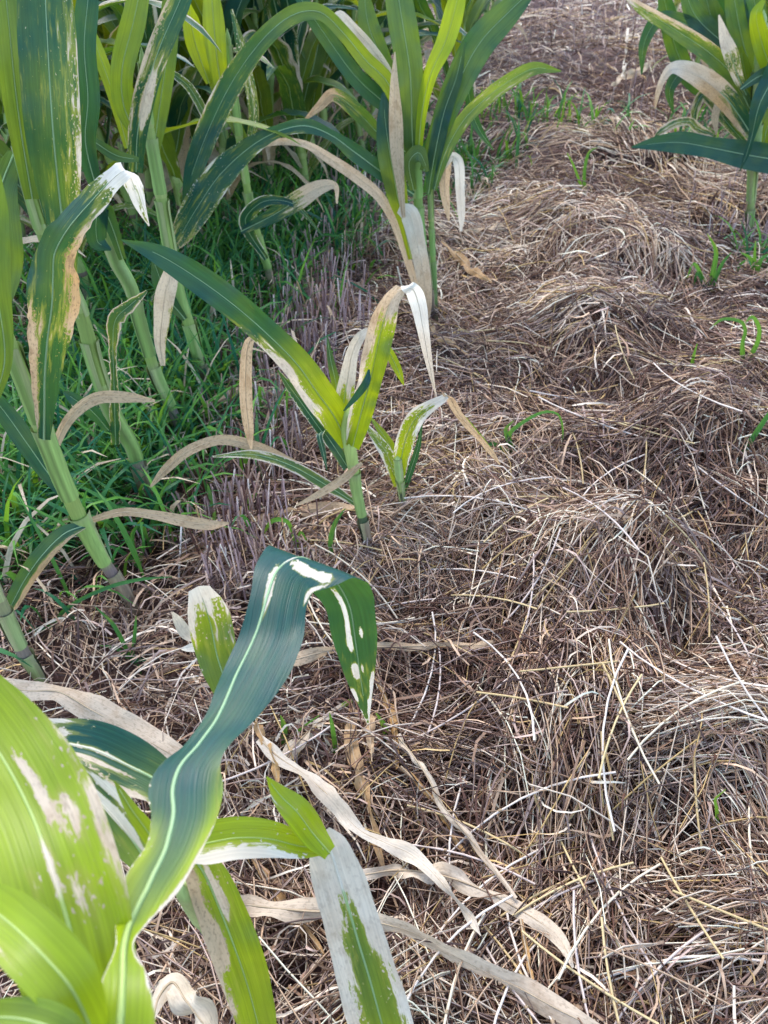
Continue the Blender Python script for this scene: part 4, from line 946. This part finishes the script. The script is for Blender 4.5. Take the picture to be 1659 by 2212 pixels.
# ------------------------------------------------------------------ dead corn leaves lying on the straw
def ground_leaf(label, pts, lift=.03, name='dry_corn_leaf', cat='dry leaf', n=60, M=9, wave=.08, fold=.2, **spec):
    """pts: (px, py, width px[, extra lift])"""
    rows = []
    for p in pts:
        P = ground_hit(p[0], p[1], lift + (p[3] if len(p) > 3 else 0))
        depth = float((P - CAMP) @ FWD)
        rows.append([*P, p[2] * depth / F_D])
    al = spline(np.array(rows), n)
    C = al[:, :3]
    T = unit(np.gradient(C, axis=0)); up = np.array([0, -.45, .9])
    S = unit(np.cross(T, np.repeat(up[None], n, 0)))
    kk = rng.normal(0, .75, 9); rl = spline(np.stack([np.linspace(0, 1, 9), np.zeros(9), np.zeros(9), kk], 1), n)[:, 3:4]
    S = S * np.cos(rl) + np.cross(T, S) * np.sin(rl)
    base = C[0].copy()
    sp = dict(dmg=1.0, dry=.7, crumple=.35); sp.update(spec)
    V, Q, mask, lu, T, S2, Nn = leaf_mesh(C, S, np.maximum(al[:, 3], .0008), sp, M, wave, fold)
    o = put(name, V, Q, [('mask', 'FLOAT_COLOR', mask), ('lu', 'FLOAT_VECTOR', lu)], M_LEAF, None, base)
    o.location = base
    tag(o, label, cat)
    e = int(n * .95)
    col = np.repeat(np.array([[.50, .38, .24, 1]]), e, 0)
    rV, rQ, rC = rib_mesh(C[:e], S2[:e], Nn[:e], .0016, .0004, col)
    put('midrib', rV, rQ, [('col', 'FLOAT_COLOR', rC)], M_RIB, o, base)
    return o

ground_leaf('broad pale dead leaf with black mottling lying beside the bleached striped leaf', [(-30, 1478, 40), (60, 1492, 44), (125, 1494, 40), (200, 1535, 62), (280, 1578, 66), (350, 1618, 60), (420, 1660, 40)], .05, dry=.5)
ground_leaf('narrow tan leaf lying level behind the hanging spotted leaf tip', [(625, 1428, 32), (720, 1404, 26), (800, 1398, 20), (900, 1396, 18), (1000, 1394, 16), (1040, 1394, 22), (1066, 1388, 10)], .04)
ground_leaf('thin dry leaf bent up towards the spotted leaf tip, green at its middle', [(612, 1640, 26), (650, 1596, 34), (700, 1552, 16), (760, 1512, 10)], .03, dmg=[1, 1, .9, .5], dry=.4, yel=.6)
ground_leaf('brownish dead strip hanging straight down below the spotted leaf tip', [(764, 1530, 20), (758, 1600, 30), (778, 1680, 32), (800, 1770, 28), (828, 1874, 8)], .03, dry=.9)
ground_leaf('short tan pointed leaf end under the spotted leaf tip', [(797, 1540, 24), (800, 1590, 20), (804, 1645, 4)], .045, dry=.8)
ground_leaf('reddish brown dead strip right of the spotted leaf tip', [(812, 1462, 14), (838, 1520, 22), (852, 1580, 20), (858, 1660, 10)], .03, dry=1.0)
ground_leaf('long twisted cream dead leaf running from the brown joint across the straw', [(560, 1596, 20), (600, 1634, 34), (660, 1676, 30), (720, 1728, 42), (772, 1790, 28), (830, 1820, 30), (882, 1842, 38), (925, 1876, 24), (970, 1925, 22), (1010, 1975, 24), (1040, 2022, 6)], .06, dry=.3, wave=.14)
ground_leaf('wavy cream dead leaf trailing right from beside the white-edged leaf', [(766, 1894, 24), (850, 1880, 26), (930, 1886, 42), (985, 1900, 44), (1050, 1926, 26), (1110, 1958, 34), (1172, 1996, 36), (1214, 2036, 28), (1238, 2090, 6)], .045, dry=.4, wave=.12)
ground_leaf('widest speckled dead leaf stretching under the white-edged leaf to the picture foot', [(480, 1946, 30), (560, 1958, 46), (660, 1968, 50), (740, 1972, 44), (815, 1992, 40), (890, 2014, 46), (985, 2066, 52), (1060, 2106, 46), (1120, 2134, 54), (1200, 2178, 50), (1300, 2228, 20)], .05, dry=.5)
ground_leaf('pale lilac-grey dry stem lying diagonally across the straw', [(858, 1588, 12), (912, 1660, 14), (955, 1736, 15), (1022, 1820, 14), (1115, 1940, 8)], .05, name='dead_grass_stalk', cat='dry stalk', dry=.45, wave=.02, fold=.8)
ground_leaf('reddish thin dry stem beside the pale diagonal one', [(866, 1655, 8), (935, 1726, 14), (970, 1785, 14), (1000, 1840, 10)], .035, name='dead_grass_stalk', cat='dry stalk', dry=1.0, wave=.02, fold=.8)
ground_leaf('dark grey stick standing out of the straw near the widest dead leaf', [(1124, 1985, 8), (1136, 2050, 10), (1154, 2146, 8)], .05, name='dead_grass_stalk', cat='dry stalk', dry=1.0, wave=.02, fold=.8)
ground_leaf('crumpled curled cream and brown leaf at the foreground plants\' feet', [(330, 2200, 10), (345, 2150, 36), (372, 2122, 46), (400, 2160, 66), (430, 2200, 70), (470, 2250, 50)], .10, dry=.35, wave=.3, fold=.5)
ground_leaf('brown curved dead leaf base left of the long cream leaf', [(548, 1540, 8), (556, 1565, 22), (566, 1590, 18), (590, 1640, 24), (600, 1690, 8)], .06, dry=1.0)
ground_leaf('dead brown strip behind the green-centred leaf base', [(545, 1850, 10), (580, 1900, 26), (612, 1960, 30), (660, 2010, 24), (705, 2070, 8)], .02, dry=.95)
ground_leaf('orange-brown fallen leaf on the straw right of the central clump', [(955, 520, 6), (985, 548, 18), (1020, 582, 20), (1066, 612, 3)], .05, dry=.9, yel=.4)
ground_leaf('pale fallen corn leaf sagging on the far straw', [(1320, 185, 6), (1350, 165, 18), (1385, 150, 18), (1410, 130, 4)], .06, dry=.5)
ground_leaf('white dry upright strip leaning on the far straw', [(1345, 165, 6), (1352, 120, 9), (1356, 60, 5)], .08, dry=.2)
ground_leaf('pinkish dead leaf lying beside the central clump\'s foot', [(1000, 500, 5), (1050, 494, 16), (1090, 490, 16), (1120, 494, 4)], .04, dry=.6)
ground_leaf('tan dead leaf across the weeds beside the stubble', [(395, 905, 5), (425, 890, 20), (470, 868, 24), (520, 838, 12), (545, 822, 3)], .05, dry=.65)
ground_leaf('pinkish tan dead leaf lying flat behind the young corn plant\'s foot', [(520, 1128, 10), (600, 1112, 22), (680, 1100, 30), (740, 1098, 26), (790, 1090, 6)], .03, dry=.75)
ground_leaf('brownish dead strip bending below the drooped white leaf tip', [(925, 690, 8), (950, 730, 14), (985, 745, 12), (1015, 770, 4)], .04, dry=.9)

# ------------------------------------------------------------------ loose straws one can pick out on the mat
def straw_stalks():
    kinds = []
    for i, (L, c, bend) in enumerate([(.16, (.58, .44, .22), .02), (.20, (.70, .59, .42), .035), (.13, (.52, .38, .18), .01), (.24, (.70, .60, .50), .05), (.18, (.58, .47, .40), .03)]):
        n = 7
        t = np.linspace(-.5, .5, n)
        P = np.stack([t * L, bend * L * (t * 2) ** 2 * 2, .004 * np.cos(t * 3)], 1)
        col = np.repeat(np.array([[*c, 1.0]]), n, 0)
        V, Q, cc = tube_mesh(P, np.full(n, .0015), col, 5)
        jP = np.array([[.12 * L, 0, 0], [.13 * L, 0, 0], [.14 * L, 0, 0]]) + np.array([0, bend * L * .15, .004])
        jV, jQ, jc = tube_mesh(jP, np.array([.0018, .0023, .0018]), np.repeat(np.array([[.34, .24, .14, 1.0]]), 3, 0), 5)
        kinds.append((mesh_np('straw_stalk', V, Q, [('col', 'FLOAT_COLOR', cc)], mat=M_STRAW), mesh_np('joint', jV, jQ, [('col', 'FLOAT_COLOR', jc)], mat=M_STRAW)))
    n = 0
    while n < 90:
        px, py = random.uniform(560, 1659), random.uniform(700, 2200)
        if px < 900 and random.random() < .75: continue
        p = ground_hit(px, py, .036)
        me, jm = random.choice(kinds)
        a = float(vnoise(p[0], p[1], .30, 5)) * 9 + random.gauss(0, .6)
        L = .16
        d = np.array([math.cos(a), math.sin(a)]) * L * .4
        z0, z1 = float(hmat(p[0] - d[0], p[1] - d[1])), float(hmat(p[0] + d[0], p[1] + d[1]))
        el = math.atan2(z1 - z0, L * .8) * .9 + random.gauss(0, .07)
        o = link(bpy.data.objects.new('straw_stalk', me))
        o.location = tuple(p); o.rotation_euler = (random.uniform(-.4, .4), -el, a)
        tag(o, 'loose straight pale yellow straw stalk lying on top of the straw mat', 'straw stalk', 'loose straw stalks on the mat')
        link(bpy.data.objects.new('joint', jm), o)
        n += 1
straw_stalks()
